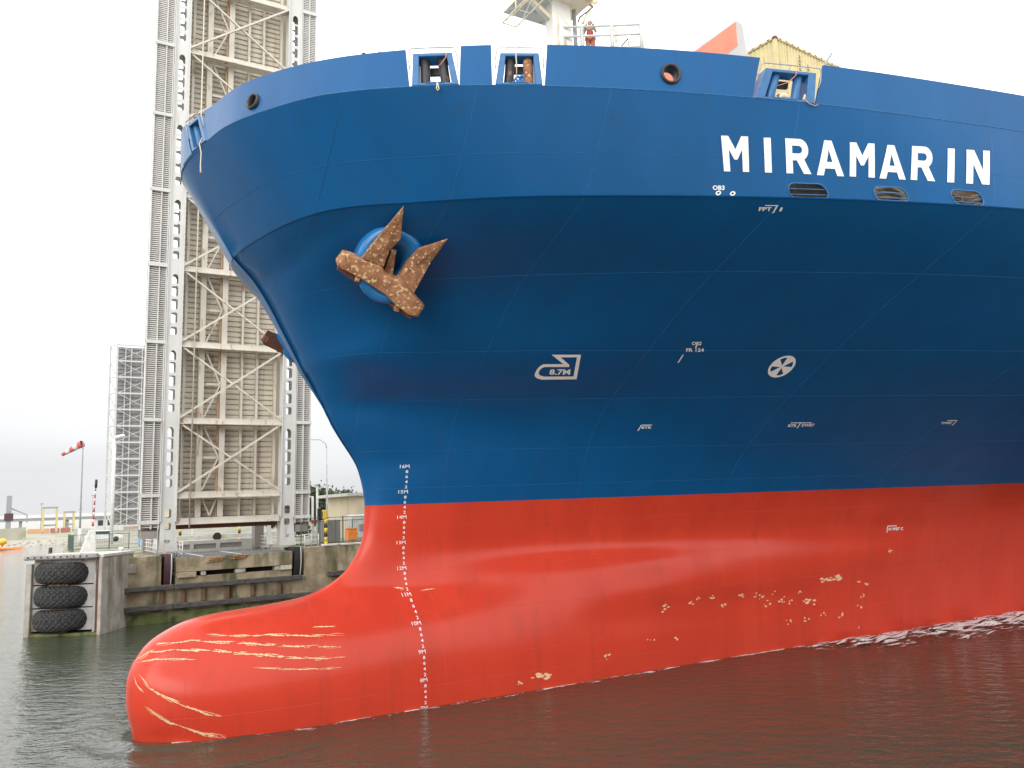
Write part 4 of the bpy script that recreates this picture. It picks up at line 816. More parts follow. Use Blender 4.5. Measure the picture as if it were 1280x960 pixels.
qbox('slot_back', 4.853, 5.80, 2.553, QZ-.1, QB-4.5, QB-1.6, 'dark'); qbox('slot_back', 14.25, 15.197, 2.553, QZ-.1, QB-4.5, QB-1.6, 'dark')  # slot backs painted near-black for the shade of the recess
qbox('bridge_seat', 5.82, 14.23, 3.42, QZ-.2, QB-2.2, QB+.10, 'concrete'); qbox('bridge_seat', 5.82, 14.23, 2.553, 3.08, QB-2.2, QB-.05, 'concrete')
for s0_, s1_ in ((5.82, 6.9), (7.55, 7.9), (10.0, 10.75), (12.9, 13.3)): qbox('bearing_block', s0_, s1_, 3.083, 3.417, QB-2.0, QB+.02, 'concrete2')
qbox('bearing_shade', 6.9, 13.9, 3.09, 3.41, QB-2.2, QB-.7, 'dark'); qbox('wall_block', 13.32, 14.2, 3.083, 3.417, QB-1, QB+.12, 'fendwhite')  # near-black block between the bearings is painted shade
qbox('bridge_seat', 5.9, 7.2, 3.02, 3.40, QB+.02, QB+.2, 'concrete')
for s0_, z0 in ((7.9, 4.05), (9.6, 4.15)):
    m_ = MB()
    for q in range(3): m_.box(W(0, 0, 0), A, NN, ZZ, s0_+q*.12, s0_+1.0+q*.12, QB+.10, QB+.24, z0+q*.1, z0+.05+q*.1)
    m_.build('rusty_bracket', 'rust', qw)
qbox('kerb_stone', 16.7, 40, QZ+.02, QZ+.17, QB-.7, QB+.05, 'fendwhite'); qbox('wall_patch', 1.7, 3.2, 3.55, 4.2, QB, QB+.06, 'concrete2')
qbox('wall_block', -.3, 1.447, -2, QZ+.02, -57, QB-3.7, 'concrete')
m_ = MB(); m_.hexa([W(s_, b_, z_) for z_ in (-2, QZ-.01) for s_, b_ in ((-.3, -57.01), (1.4, -57.01), (16, -290), (14, -290))]); m_.build('wall_block', 'concrete', qw)
qbox('road_kerb', 5.78, 5.898, 3.43, QZ+.03, QB-7.7, QB-2.21, 'concrete2'); qbox('road_kerb', 14.202, 14.24, 3.43, QZ+.03, QB-7.7, QB-2.21, 'concrete2')
qbox('buttress', 1.45, 1.95, 0, QZ, QB, QB+.25, 'concrete2')
# fender timbers along the wall and their rusty studs
for z0, s_l in ((2.27, ((1.9, 5.65), (5.68, 10.6), (10.63, 14.9))), (.93, ((1.85, 5.6), (5.63, 10.4), (10.43, 22)))):
    for s0_, s1_ in s_l: qbox('fender_timber', s0_, s1_, z0, z0+.36, QB+.15, QB+.50, 'timber', bev=.04)
qbox('fender_timber', 16.9, 24, 2.35, 2.72, QB+.05, QB+.40, 'timber', bev=.04)
for s_ in (2.35, 4.9, 6.3, 7.7, 9.4, 11.2, 13.2, 17.6, 20.4): qbox('timber_stud', s_-.14, s_+.14, 1.3, 2.26, QB, QB+.24, 'brown')
for s_ in (1.9, 2.35): qbox('pile_stub', s_-.06, s_+.06, -.5, .92, QB+.15, QB+.3, 'algae')
# ---- fender pier with three stacked wheels
fx0 = W(-3.55, -32.25, 0); fx1 = W(.85, -29.75, 0); FE = (fx1-fx0)/np.linalg.norm(fx1-fx0); FW = float(np.linalg.norm(fx1-fx0)); FN = np.cross(FE, ZZ); FN = FN if FN@NN > 0 else -FN
fp = thing('fender_pier', 'pale concrete fender pier with white cap standing in the water left of the bridge', 'pier', fx0)
def fbox(name, x0_, x1_, y0_, y1_, z0, z1, mt, bev=.03, par=fp): m_ = MB(); m_.box(fx0, FE, FN, ZZ, x0_, x1_, y0_, y1_, z0, z1); return m_.build(name, mt, par, bevel=bev)
HT = 4.62
fbox('pier_cheek', 0, .38, -4.5, 0, -2, HT, 'concrete2'); fbox('pier_cheek', FW-.24, FW, -4.5, .20, -2, HT+.3, 'concrete2'); fbox('pier_back', .385, FW-.245, -4.5, -1.9, -2, HT, 'plate')
fbox('pier_sill', .385, FW-.245, -1.89, .02, -2, .16, 'algae'); fbox('pier_cap', -.15, FW+.05, -4.6, .12, HT+.305, HT+.52, 'fendwhite'); fbox('cap_beam', .02, FW-.25, .13, .42, HT+.28, HT+.62, 'plate', bev=.08)
for q in range(10): m_ = MB(); c0 = fx0+FE*(.35+q*.42)+FN*.42+ZZ*(HT+.45); m_.tube([c0, c0+FN*.05], .055, 8); m_.build('cap_bolt', 'blackp', fp)
fbox('pier_header', .385, FW-.245, -1.89, -.3, HT-.55, HT+.30, 'plate'); fbox('pier_post', FW-.62, FW-.44, -.35, .05, .17, HT-.56, 'plate'); fbox('pier_slot', FW-.435, FW-.245, -.8, .0, .17, HT+.29, 'rustdark')
ZT = (1.02, 2.50, 3.98)
for zc_ in ZT:
    V, T = cdt([(.386, zc_-.70), (FW-.63, zc_-.70), (FW-.63, zc_+.70), (.386, zc_+.70)], [oval(2.22, zc_, 1.78, .62, 7)], None)
    m_ = MB(); shell(m_, V, T, lambda P: (fx0+P[:, 0:1]*FE+FN*-.22+P[:, 1:2]*ZZ, np.tile(-FN, (len(P), 1))), .1); m_.build('wear_plate', 'plate', fp)
TY = None
def tyre_mesh():
    nu, nv = 240, 60; R0, r0, rz = 1.22, .60, .64; V = []
    for i in range(nu):
        for j in range(nv):
            a_, b_ = 2*math.pi*i/nu, 2*math.pi*j/nv; cb, sb = math.cos(b_), math.sin(b_)
            rr = np.sign(cb)*abs(cb)**.75*r0; zz2 = np.sign(sb)*abs(sb)**.8*rz; lug = 0
            if cb > -.05:
                g1 = (i/nu*30+j/nv*12) % 1; g2 = (i/nu*30-j/nv*12) % 1; lug = .06 if (g1 > .26 and g2 > .26) else 0
            V.append(((R0+rr+lug*cb)*math.cos(a_), (R0+rr+lug*cb)*math.sin(a_), zz2+lug*sb))
    me = bpy.data.meshes.new('rubber_tyre'); me.from_pydata(V, [], [(i*nv+j, ((i+1) % nu)*nv+j, ((i+1) % nu)*nv+(j+1) % nv, i*nv+(j+1) % nv) for i in range(nu) for j in range(nv)]); me.materials.append(M['tyre']); me.update()
    for p in me.polygons: p.use_smooth = False
    return me
tm = tyre_mesh()
for zc_, lb in zip(ZT, ('bottom black tyre of the stack of three in the fender pier, just above the water', 'middle black tyre of the stack of three in the fender pier', 'top black tyre of the stack of three in the fender pier, under the cap')):
    o = link('wheel_fender', tm); o.location = tuple(fx0+FE*2.2+FN*-.95+ZZ*zc_); o.rotation_euler = (0, R(-2), zc_); tag(o, lb, 'tyre', 'tyres stacked in the fender pier')
    m_ = MB(); m_.box(fx0, FE, FN, ZZ, 1.6, 2.8, -.62, .02, zc_-.79, zc_-.69); m_.build('axle_bracket', 'rust', fp)
# ------------------------------------------------------------------ raised bascule leaf
TAU = R(3.0); LN = NN*math.cos(TAU)-ZZ*math.sin(TAU); LU = NN*math.sin(TAU)+ZZ*math.cos(TAU); LO = P0+NN*-35.0+ZZ*4.65
def Lf(x, y, d=0.0): return LO+A*x+LU*y+LN*d
br = thing('bascule_bridge', 'tall white and beige bascule bridge leaf raised upright on the quay', 'bridge', Lf(5.4, 0))
NODES = [4.36, 9.97, 15.84, 21.73, 27.58, 33.6, 39.3, 45.0]; TOPY = 48.5
def lbox(name, x0_, x1_, y0_, y1_, d0, d1, mt, par=br, bev=0): m_ = MB(); m_.box(LO, A, LU, LN, x0_, x1_, y0_, y1_, d0, d1); return m_.build(name, mt, par, bevel=bev)
def lbar(name, p, q, wd, ht, mt, par=br): m_ = MB(); m_.bar(Lf(*p), Lf(*q), wd, ht, side=LN); return m_.build(name, mt, par)
def girder(xl, xr, foot):
    xm = (xl+xr)/2; hw = (xr-xl)/2; holes = []
    def arch(cx, cy, w_, h_): return [(cx-w_, cy-h_), (cx+w_, cy-h_), (cx+w_, cy+h_*.45), (cx+w_*.6, cy+h_*.9), (cx, cy+h_*1.05), (cx-w_*.6, cy+h_*.9), (cx-w_, cy+h_*.45)]
    def slot(cx, cy, w_, h_): r = .08; return [(cx-w_+r, cy-h_), (cx+w_-r, cy-h_), (cx+w_, cy-h_+r), (cx+w_, cy+h_-r), (cx+w_-r, cy+h_), (cx-w_+r, cy+h_), (cx-w_, cy+h_-r), (cx-w_, cy-h_+r)]
    for a_, b_ in zip(NODES[:-1], NODES[1:]):
        p = (b_-a_)/5.87; ys = [b_-.95*p, b_-1.88*p, b_-2.9*p, b_-3.95*p, b_-4.95*p]
        for i, y in enumerate(ys): holes.append(arch(xm, y, .22, .36) if i == 0 else slot(xm, y, .22, .40 if i < 4 else .30))
    holes += [slot(xm, 3.0, .22, .32), slot(xm, 2.05, .22, .26), slot(xm, .95, .2, .12)]
    outer = [(xl-.05, foot), (xr+.25, foot), (xr+.10, 1.2), (xr, 2.4), (xr, TOPY), (xl, TOPY), (xl, 2.4), (xl-.02, 1.0)]
    V, T = cdt(outer, holes); g = None
    for k, d in enumerate((0.0, -.95)):
        m_ = MB(); shell(m_, V, T, lambda P: (np.array([Lf(x, y, d) for x, y in P]), np.tile(-LN, (len(P), 1))), .04); o = m_.build('girder' if k == 0 else 'girder_rear_plate', 'bridge', br if k == 0 else g)
        if k == 0: g = o
    for x in (xl, xr-.05): m_ = MB(); m_.box(LO, A, LU, LN, x, x+.05, 2.4, TOPY, -.949, -.042); m_.build('girder_web', 'bridge', g)
    for x in (xl-.06, xr-.02): m_ = MB(); m_.box(LO, A, LU, LN, x, x+.08, 2.4, TOPY, .002, .12); m_.build('girder_flange', 'bridge', g)
    return g
girder(4.95, 6.0, .2); girder(13.85, 14.85, .2)
for i, y in enumerate(NODES+[2.4]):
    b_ = lbox('cross_beam', 6.06, 13.79, y-.20, y+.20, -.95, -.15, 'beige2')
    m_ = MB(); m_.box(LO, A, LU, LN, 6.06, 13.79, y-.27, y-.202, -1.0, .02); m_.build('beam_flange', 'beige2', b_)
    for x0_, x1_ in ((3.55, 4.88), (14.93, 16.2)): lbox('footway_bracket', x0_, x1_, y-.13, y+.13, -.75, .12, 'bridge')
lbox('tail_beam', 6.06, 13.79, 1.75, 2.1, -1.6, -.95, 'rustdark')
for i in range(7):
    y0_, y1_ = NODES[i], NODES[i+1]
    lbar('diagonal_brace', (6.02, y0_+.15, -.02), (13.83, y1_-.15, -.02), .20, .14, 'beige2'); lbar('diagonal_brace', (6.02, y1_-.15, -.16), (13.83, y0_+.15, -.16), .20, .12, 'beige2')
    for x0_, x1_, kx_ in ((6.0, 6.5, 1), (13.4, 13.85, -1)):
        m_ = MB(); xa = 6.02 if kx_ > 0 else 13.83; m_.prism([(xa, y0_-.55), (xa+kx_*.55, y0_-.05), (xa+kx_*.55, y0_+.15), (xa, y0_+.75)], LO, A, LU, LN, -.26, -.23); m_.build('gusset_plate', 'bridge', br)
for x, wd, d in ((6.55, .16, -1.25), (7.75, .40, -.98), (9.40, .42, -.98), (10.9, .16, -1.3), (12.1, .16, -1.3), (13.55, .16, -1.2)):
    lbox('stringer', x-wd/2, x+wd/2, 2.0, TOPY, -1.62, d-.02, 'beige2')
lbox('drain_pipe', 9.02, 9.14, 2.3, TOPY, -1.3, -1.18, 'rustpipe'); m_ = MB(); m_.tube([Lf(6.98, 1.9, .06), Lf(6.98, TOPY, .06)], .055, 8); m_.build('drain_pipe', 'beige', br, smooth=True)
for i in range(7):
    y0_, y1_ = NODES[i], NODES[i+1]; h = (y1_-y0_)/2
    lbar('lattice_bar', (7.98, y1_-.3, -1.05), (9.15, y0_+h, -1.05), .20, .1, 'beige2'); lbar('lattice_bar', (9.15, y0_+h-.05, -1.05), (7.98, y0_+.3, -1.05), .20, .1, 'beige2'); lbox('lattice_bar', 7.95, 9.18, y0_+h-.09, y0_+h+.09, -1.16, -1.11, 'beige2')
lbar('lattice_bar', (7.98, 4.1, -1.05), (8.6, 2.7, -1.05), .20, .1, 'beige2'); lbar('lattice_bar', (9.15, 4.1, -1.05), (8.6, 2.7, -1.05), .20, .1, 'beige2')
lbox('deck_plate', 6.0, 14.1, 2.0, TOPY, -1.90, -1.80, 'beige')
m_ = MB(); y = 2.2
while y < TOPY:
    for x0_, x1_ in ((6.2, 6.46), (6.64, 7.54), (7.97, 9.18), (9.62, 10.81), (10.99, 12.01), (12.19, 13.46)): m_.hexa([Lf(x0_, y, -1.795), Lf(x1_, y, -1.795), Lf(x1_, y, -1.68), Lf(x0_, y, -1.68), Lf(x0_, y+.36, -1.795), Lf(x1_, y+.36, -1.795), Lf(x1_, y+.27, -1.68), Lf(x0_, y+.27, -1.68)])
    y += .42
stuff(m_.build('deck_rib', 'beige', br))
for x0_, x1_, xm_ in ((3.55, 4.86, 4.28), (14.95, 16.15, 15.52)):
    lbox('footway_plate', x0_, x1_, 1.3, TOPY, -.80, -.72, 'grating')
    for x in (x0_, xm_, x1_-.07): lbox('footway_rail', x, x+.07, 1.9, TOPY, -.5, .06, 'bridge')
    m_ = MB(); y = 2.0
    while y < TOPY: m_.box(LO, A, LU, LN, x0_+.075, xm_-.005, y, y+.075, -.30, -.12); m_.box(LO, A, LU, LN, xm_+.075, x1_-.075, y, y+.075, -.30, -.12); y += .158
    stuff(m_.build('footway_slat', 'slat', br))
    lbox('footway_end_box', x0_+.1, x1_-.1, 1.2, 1.75, -.7, -.1, 'grating')
# rolling quadrants at the girder feet, rear struts
for x0_, x1_ in ((5.02, 5.62), (14.38, 15.0)):
    m_ = MB(); seg = [(QB-2.5+2.72*math.cos(t), 3.9+2.9*math.sin(t)) for t in np.linspace(-.47, .30, 14)]; poly = [(QB-1.5, 4.75), (QB-1.5, 2.6)]+seg
    m_.prism(poly, P0, NN, ZZ, A, x0_, x1_-.18); q = m_.build('rolling_quadrant', 'purple' if x0_ < 8 else 'blackp', br)
    m_ = MB(); m_.prism(poly, P0, NN, ZZ, A, x1_-.175, x1_-.10); m_.build('quadrant_rim', 'bridge', q)
for x0_ in (4.4, 13.0):
    m_ = MB(); m_.box(W(x0_, -40.2, QZ), A, NN, ZZ, 0, .75, -.5, .5, 0, 4.2); m_.build('rear_pillar', 'grating', br)
    m_ = MB(); m_.bar(W(x0_+.35, -36.0, QZ+.2), W(x0_+.9, -39.4, QZ+3.6), .3, .3); m_.build('rear_strut', 'bridge', br)
# ---- road deck behind the leaf
gpoly('bridge_roadway', [(5.9, QB+.05), (14.2, QB+.05), (14.2, -40.5), (5.9, -40.5)], QZ-.19, 'asphalt')
for s_ in (7.6, 10.3): m_ = MB(); m_.add([W(s_, QB, QZ-.184), W(s_+.16, QB, QZ-.184), W(s_+.16, -40.4, QZ-.184), W(s_, -40.4, QZ-.184)], [(0, 1, 2, 3)]); structure(m_.build('road_marking', 'white'))
bw_ = thing('road_barrier', 'long white steel barrier with recessed panels across the road behind the leaf', 'barrier', W(5.9, -40.6, QZ-.19))
m_ = MB(); V, T = cdt([(5.9, QZ-.19), (14.2, QZ-.19), (14.2, QZ+.75), (5.9, QZ+.75)], [[(x, QZ+.08), (x+1.75, QZ+.08), (x+1.75, QZ+.48), (x, QZ+.48)] for x in (6.3, 8.35, 10.4)])
shell(m_, V, T, lambda P: (W(P[:, 0], -40.6, P[:, 1]), np.tile(-NN, (len(P), 1))), .2); m_.build('panel_frame', 'bridge', bw_)
for x in (6.3, 8.35, 10.4): m_ = MB(); m_.box(W(0, 0, 0), A, NN, ZZ, x+.002, x+1.748, -40.78, -40.70, QZ+.08, QZ+.48); m_.build('recessed_panel', 'fardeck', bw_)
gb = thing('boom_barrier', 'white horizontal boom with two dark round weights closing the road', 'boom', W(5.5, -44, QZ)); m_ = MB(); m_.box(W(0, 0, 0), A, NN, ZZ, 5.0, 16.5, -44.1, -43.9, QZ+.75, QZ+1.1); m_.build('boom', 'farwhite', gb)
for x in (6.4, 10.8): m_ = MB(); m_.tube([W(x, -43.9, QZ+.95), W(x, -43.7, QZ+.95)], .34, 20); m_.build('weight_disc', 'blackp', gb)
for x in (5.4, 16.2): m_ = MB(); m_.box(W(x, -44, QZ), A, NN, ZZ, -.15, .15, -.15, .15, 0, .75); m_.build('boom_post', 'farwhite', gb)
def small_rail(pts, label, h=1.1, n=1, mt='bridge'):
    t = thing('guard_railing', label, 'railing', pts[0], 'white railings round the bridge'); pts = [np.array(p) for p in pts]; L = np.linalg.norm(pts[-1]-pts[0]); k = max(2, int(L/1.0))
    P = [pts[0]+(pts[-1]-pts[0])*i/k for i in range(k+1)]; railing(P, (.25, .55, .85, h), .032, t, mt=mt, rp=.045); return t
small_rail([W(4.55, QB-.5, QZ), W(4.55, -42, QZ)], 'white railing running back from the left foot of the leaf')
small_rail([W(6.3, QB-.4, QZ-.19), W(6.3, -37, QZ-.19)], 'short white railing on the road side of the left girder')
small_rail([W(13.5, -36.2, QZ-.19), W(13.5, -41, QZ-.19)], 'white railing on the road side of the right girder')
small_rail([W(15.3, QB-.3, QZ), W(16.4, QB-.3, QZ)], 'small white railing at the right foot of the leaf', 1.0)
# ------------------------------------------------------------------ second leaf at the far end of the lock
FO = W(16.6, -200.7, 4.65); FT = R(2.6); FU = NN*math.sin(FT)*-.0+ZZ; 
fl = thing('far_bascule_bridge', 'grey lattice bridge leaf raised in the distance left of the big leaf', 'bridge', FO)
def fb(name, x0_, x1_, y0_, y1_, d0, d1, mt, par=fl): m_ = MB(); m_.box(FO, A, ZZ, NN, x0_, x1_, y0_, y1_, d0, d1); return m_.build(name, mt, par)
HW = 8.9
fb('deck_plate', .5, HW-.6, 1.5, 47.4, -2.2, -2.0, 'fardeck')
for x in (0, HW-.45): fb('chord', x, x+.45, 0, 47.8, -.3, .2, 'farsteel')
for x in (2.2, 3.6, 6.2): fb('stringer', x, x+.3, 1, 47.4, -1.9, -1.5, 'farsteel')
for x in (-1.3,): fb('chord', x, x+.4, 0, 47.8, -3.4, -3.0, 'farsteel')
PN = 11
for i in range(PN+1):
    y = 1.2+i*4.22; fb('cross_beam', .45, HW-.45, y-.2, y+.2, -.3, .05, 'farsteel'); m_ = MB(); m_.bar(FO+A*.2+ZZ*y, FO+A*-1.1+ZZ*y+NN*-3.2, .25, .25); m_.build('side_strut', 'farsteel', fl)
    if i < PN:
        for a_, b_ in ((0, 4.22), (4.22, 0)):
            m_ = MB(); m_.bar(FO+A*.4+ZZ*(y+a_)+NN*(.05 if a_ else -.1), FO+A*(HW-.4)+ZZ*(y+b_)+NN*(.05 if a_ else -.1), .24, .12, side=NN); m_.build('diagonal_brace', 'farsteel', fl)
        m_ = MB(); m_.bar(FO+A*.2+ZZ*y, FO+A*-1.1+ZZ*(y+4.22)+NN*-3.2, .2, .2); m_.build('side_strut', 'farsteel', fl)
m_ = MB(); y = 1.6
while y < 47: m_.box(FO, A, ZZ, NN, .5, HW-.6, y, y+.35, -1.99, -1.75); y += 1.05
stuff(m_.build('deck_rib', 'fargrey', fl))
# ------------------------------------------------------------------ quay furniture
def post(name, label, cat, base, parts, group=None):
    t = thing(name, label, cat, base, group)
    for nm, pts, r, mt in parts: m_ = MB(); m_.tube([base+np.array(p) for p in pts], r, 8); m_.build(nm, mt, t, smooth=True)
    return t
wb = W(1.98, -72.84, QZ); ws = thing('windsock', 'red and white striped windsock blowing left from a tall grey pole', 'windsock', wb)
m_ = MB(); m_.tube([wb, wb+ZZ*4, wb+ZZ*11.5], [.13, .09, .06], 8); m_.build('pole', 'fargrey', ws, smooth=True); m_ = MB(); m_.tube([wb, wb+ZZ*1.9], .2, 8); m_.build('pole_base', 'farwhite', ws, smooth=True)
sdir = np.array([-.90, .1, -.42]); sdir /= np.linalg.norm(sdir); st_ = wb+ZZ*11.35
for i in range(5):
    a_, b_ = st_+sdir*(.1+i*.52), st_+sdir*(.1+(i+1)*.52); m_ = MB(); m_.tube([a_-ZZ*.03*i*i*.1, (a_+b_)/2, b_-ZZ*.03*(i+1)**2*.1], [.40-.045*i, .385-.045*i, .36-.045*i], 12, caps=(i == 4)); m_.build('sock_stripe', 'sockred' if i % 2 == 0 else 'farwhite', ws, smooth=True)
bb_ = W(1.33, -48.73, QZ); bt = thing('road_boom', 'upright red and white road boom on a white pedestal behind the fender pier', 'boom', bb_)
m_ = MB(); m_.hexa([bb_+A*x+NN*y for x, y in ((-.75, -.4), (.45, -.4), (.45, .4), (-.75, .4))]+[bb_+A*x+NN*y+ZZ*1.9 for x, y in ((-.1, -.25), (.4, -.25), (.4, .25), (-.1, .25))]); m_.build('pedestal', 'farwhite', bt, bevel=.05)
for i in range(12):
    m_ = MB(); m_.tube([bb_+A*(.15+.012*i)+ZZ*(1.9+.3*i), bb_+A*(.162+.012*i)+ZZ*(2.2+.3*i)], .10-.004*i, 8); m_.build('boom_section', 'redp' if i % 2 else 'farwhite', bt, smooth=True)
m_ = MB(); m_.tube([bb_+A*.3+ZZ*5.5, bb_+A*.32+ZZ*6.2], .11, 8); m_.build('boom_tip', 'blackp', bt, smooth=True)
lb_ = W(5.21, -73.23, QZ); post('lamp_post', 'tall white lamp post standing before the far lattice leaf', 'lamp post', lb_, [('pole', [(0, 0, 0), (0, 0, 12)], .2, 'farwhite'), ('lamp_head', [(0, 0, 12), (.7, 0, 12.2), (1.1, 0, 12.2)], .22, 'farwhite')])
lb_ = W(19.71, -41.18, QZ); post('lamp_post', 'slender grey lamp post with a curved arm beside the cream building', 'lamp post', lb_, [('pole', [(0, 0, 0), (0, 0, 4), (0, 0, 8.4)], [.13, .09, .06], 'farwhite'), ('arm', [(0, 0, 8.4), (-.12, 0, 8.85), (-.6, 0, 9.2), (-1.7, 0, 9.25)], .05, 'farwhite')])
for s_, b_, h, lb in ((19.53, -44.79, 4.2, 'white pole just left of its taller twin behind the green fence'), (19.9, -44.6, 5.1, 'taller white pole of the pair behind the green fence')): post('flag_pole', lb, 'pole', W(s_, b_, QZ), [('pole', [(0, 0, 0), (0, 0, h)], .11, 'farwhite'), ('arm', [(0, 0, h-.1), (-.5, 0, h+.05)], .06, 'farwhite')])
tl = W(18.22, -38.58, QZ); t = thing('traffic_signal', 'small dark traffic signal with a red plate behind the green fence', 'traffic signal', tl); m_ = MB(); m_.tube([tl, tl+ZZ*3.1], .06, 6); m_.build('pole', 'fargrey', t); m_ = MB(); m_.box(tl, A, NN, ZZ, -.2, .2, -.1, .2, 2.0, 3.0); m_.build('signal_head', 'blackp', t); m_ = MB(); m_.box(tl, A, NN, ZZ, -.75, -.25, 0, .08, 1.75, 2.05); m_.build('red_plate', 'redp', t)
def banded(base, label, h=2.4):
    t = thing('banded_post', label, 'post', base, 'yellow and black posts')
    for i in range(6): m_ = MB(); m_.tube([base+ZZ*(h*i/6), base+ZZ*(h*(i+1)/6)], .14, 10); m_.build('band', 'yellow' if i in (0, 1, 3, 5) else 'blackp', t, smooth=True)
    return t
banded(W(17.2, -33.9, QZ), 'yellow and black post by the green fence carrying a yellow box', 2.14); t = thing('control_box', 'yellow control box with a dark front on the banded post by the fence', 'box', W(17.1, -33.8, QZ+2.15)); m_ = MB(); m_.box(W(17.1, -33.9, QZ+2.15), A, NN, ZZ, -.18, .16, -.15, .15, 0, .7); m_.build('housing', 'yellow', t, bevel=.04); m_ = MB(); m_.box(W(17.1, -33.9, QZ+2.15), A, NN, ZZ, -.25, -.182, -.12, .12, .1, .6); m_.build('dark_front', 'blackp', t)
banded(W(11.02, -63.9, QZ), 'yellow and black post seen under the leaf at left', 2.3); banded(W(16.0, -58.58, QZ), 'yellow and black post seen under the leaf at right', 2.3); banded(W(6.99, -59.33, QZ), 'yellow post with black bands left of the leaf beside a blue tank', 2.4)
m_ = MB(); c0 = W(7.33, -60.3, QZ); m_.box(c0, A, NN, ZZ, -.8, .7, -.5, .5, 0, 1.15); tag(m_.build('water_tank', 'blueplastic', bevel=.1), 'light blue plastic tank standing left of the big leaf', 'tank')
t = thing('litter_bin', 'bright orange bin hung on the green fence', 'bin', W(19.07, -32.5, QZ)); m_ = MB(); m_.box(W(19.07, -32.9+-.2, QZ+.35), A, NN, ZZ, -.42, .42, -.3, .25, 0, .9); m_.build('bin_body', 'orange', t, bevel=.05); m_ = MB(); m_.box(W(19.07, -33.1, QZ+1.26), A, NN, ZZ, -.45, .45, -.32, .27, 0, .07); m_.build('bin_lid', 'orange', t)
def mesh_fence(p, q, h, label, step=1.3, mt='green', rails=5):
    p, q = np.array(p), np.array(q); t = thing('wire_fence', label, 'fence', p, 'green wire fences'); L = np.linalg.norm(q-p); n = int(L/step); e = (q-p)/L
    for i in range(n+1): m_ = MB(); c = p+e*L*i/n; m_.tube([c, c+ZZ*h], .045, 6); m_.build('fence_post', mt, t)
    for z in (.12, h-.08): m_ = MB(); m_.tube([p+ZZ*z, q+ZZ*z], .03, 5); m_.build('fence_rail', mt, t)
    m_ = MB(); k = int(L/.16)
    for i in range(k): c = p+e*L*i/k; m_.bar(c+ZZ*.1, c+ZZ*(h-.1), .010, .010)
    stuff(m_.build('fence_wire', mt, t)); return t
mesh_fence(W(15.4, -34.6, QZ), W(34, -34.6, QZ), 2.05, 'long green wire fence along the quay edge in front of the cream building', 1.4)
mesh_fence(W(15.6, -37.5, QZ), W(30, -42, QZ), 2.3, 'second green wire fence set back behind the first', 2.4)
mesh_fence(W(.1, -57.0, QZ), W(.1, -49.5, QZ), 1.5, 'short green wire fence at the left end of the quay', 1.8); mesh_fence(W(.2, -56.6, QZ), W(4.9, -53.6, QZ), 1.5, 'green wire fence between the road boom and the leaf', 1.6)
m_ = MB()
for i in range(2600): s_, b_ = random.uniform(15.6, 34), random.uniform(-37.5, -33.9); h = random.uniform(.06, .22); c = W(s_, b_, QZ); dx = random.uniform(-.06, .06); m_.add([c, c+A*.05, c+A*(dx+.02)+ZZ*h], [(0, 1, 2)])
stuff(m_.build('quay_grass', 'grass'))
# low cream building
cb = W(24.4, -46.2, QZ); bl = thing('flat_roofed_building', 'low cream flat roofed building behind the green fence', 'building', cb)
m_ = MB(); m_.box(cb, A, NN, ZZ, 0, 14, -9, 0, 0, 4.15); m_.build('wall', 'cream', bl); m_ = MB(); m_.box(cb, A, NN, ZZ, -1.1, 14.3, -9.3, .35, 4.152, 4.45); m_.build('roof_edge', 'greyroof', bl)
m_ = MB(); m_.box(cb, A, NN, ZZ, 5.2, 7.0, -.02, .035, 1.7, 3.0); wf = m_.build('window', 'fargrey', bl); m_ = MB(); m_.box(cb, A, NN, ZZ, 5.3, 6.9, .037, .05, 1.8, 2.9); m_.build('pane', 'glass', wf)
m_ = MB(); m_.box(cb, A, NN, ZZ, 2.35, 2.45, .005, .09, 0, 4.14); m_.build('downpipe', 'brown', bl)
for x in (1.2, 1.9): m_ = MB(); m_.tube([cb+A*x-NN*1+ZZ*4.45, cb+A*x-NN*1+ZZ*5.0], .07, 8); m_.build('vent_pipe', 'redp', bl, smooth=True)
vb = W(21.6, -40.1, QZ); t = thing('white_cabin', 'white site cabin parked before the cream building', 'cabin', vb); m_ = MB(); m_.box(vb, A, NN, ZZ, 0, 4.2, -1.2, .3, .25, 2.35); m_.build('cabin_body', 'farwhite', t, bevel=.08); m_ = MB(); m_.box(vb, A, NN, ZZ, .6, 1.3, .302, .33, .9, 1.5); m_.build('cabin_hatch', 'fargrey', t)
m_ = MB(); m_.box(W(18.9, -40.2, QZ), A, NN, ZZ, 0, 1.5, -.6, .6, 0, 2.0); tag(m_.build('grey_cabinet', 'fardeck', bevel=.05), 'grey utility cabinet between the fence and the cream building', 'cabinet')
# trees
def tree(base, h, rad, label):
    t = thing('leafy_tree', label, 'tree', base, 'trees behind the quay'); m_ = MB(); m_.tube([base, base+ZZ*h*.35, base+ZZ*h*.7], [.22, .15, .06], 8)
    for i in range(6): a_ = i*1.05; m_.tube([base+ZZ*h*(.3+.05*i), base+ZZ*h*(.5+.06*i)+np.array([math.cos(a_), math.sin(a_), 0])*rad*.6], [.08, .03], 5)
    m_.build('trunk', 'bark', t, smooth=True); m_ = MB(); cl = [base+ZZ*h*random.uniform(.18, .92)+np.array([random.gauss(0, 1), random.gauss(0, 1), 0])*rad*.42 for _ in range(30)]
    for c in cl:
        rr = rad*random.uniform(.22, .42)
        for _ in range(230):
            p = c+rng.normal(0, 1, 3)*rr*.55; d1 = rng.normal(0, 1, 3); d1 /= np.linalg.norm(d1); d2 = rng.normal(0, 1, 3); d2 -= d1*(d1@d2); d2 /= np.linalg.norm(d2); sz = random.uniform(.16, .30)
            m_.add([p-d1*sz, p+d2*sz*.5, p+d1*sz, p-d2*sz*.5], [(0, 1, 2, 3)])
    m_.build('crown', 'leaf', t)
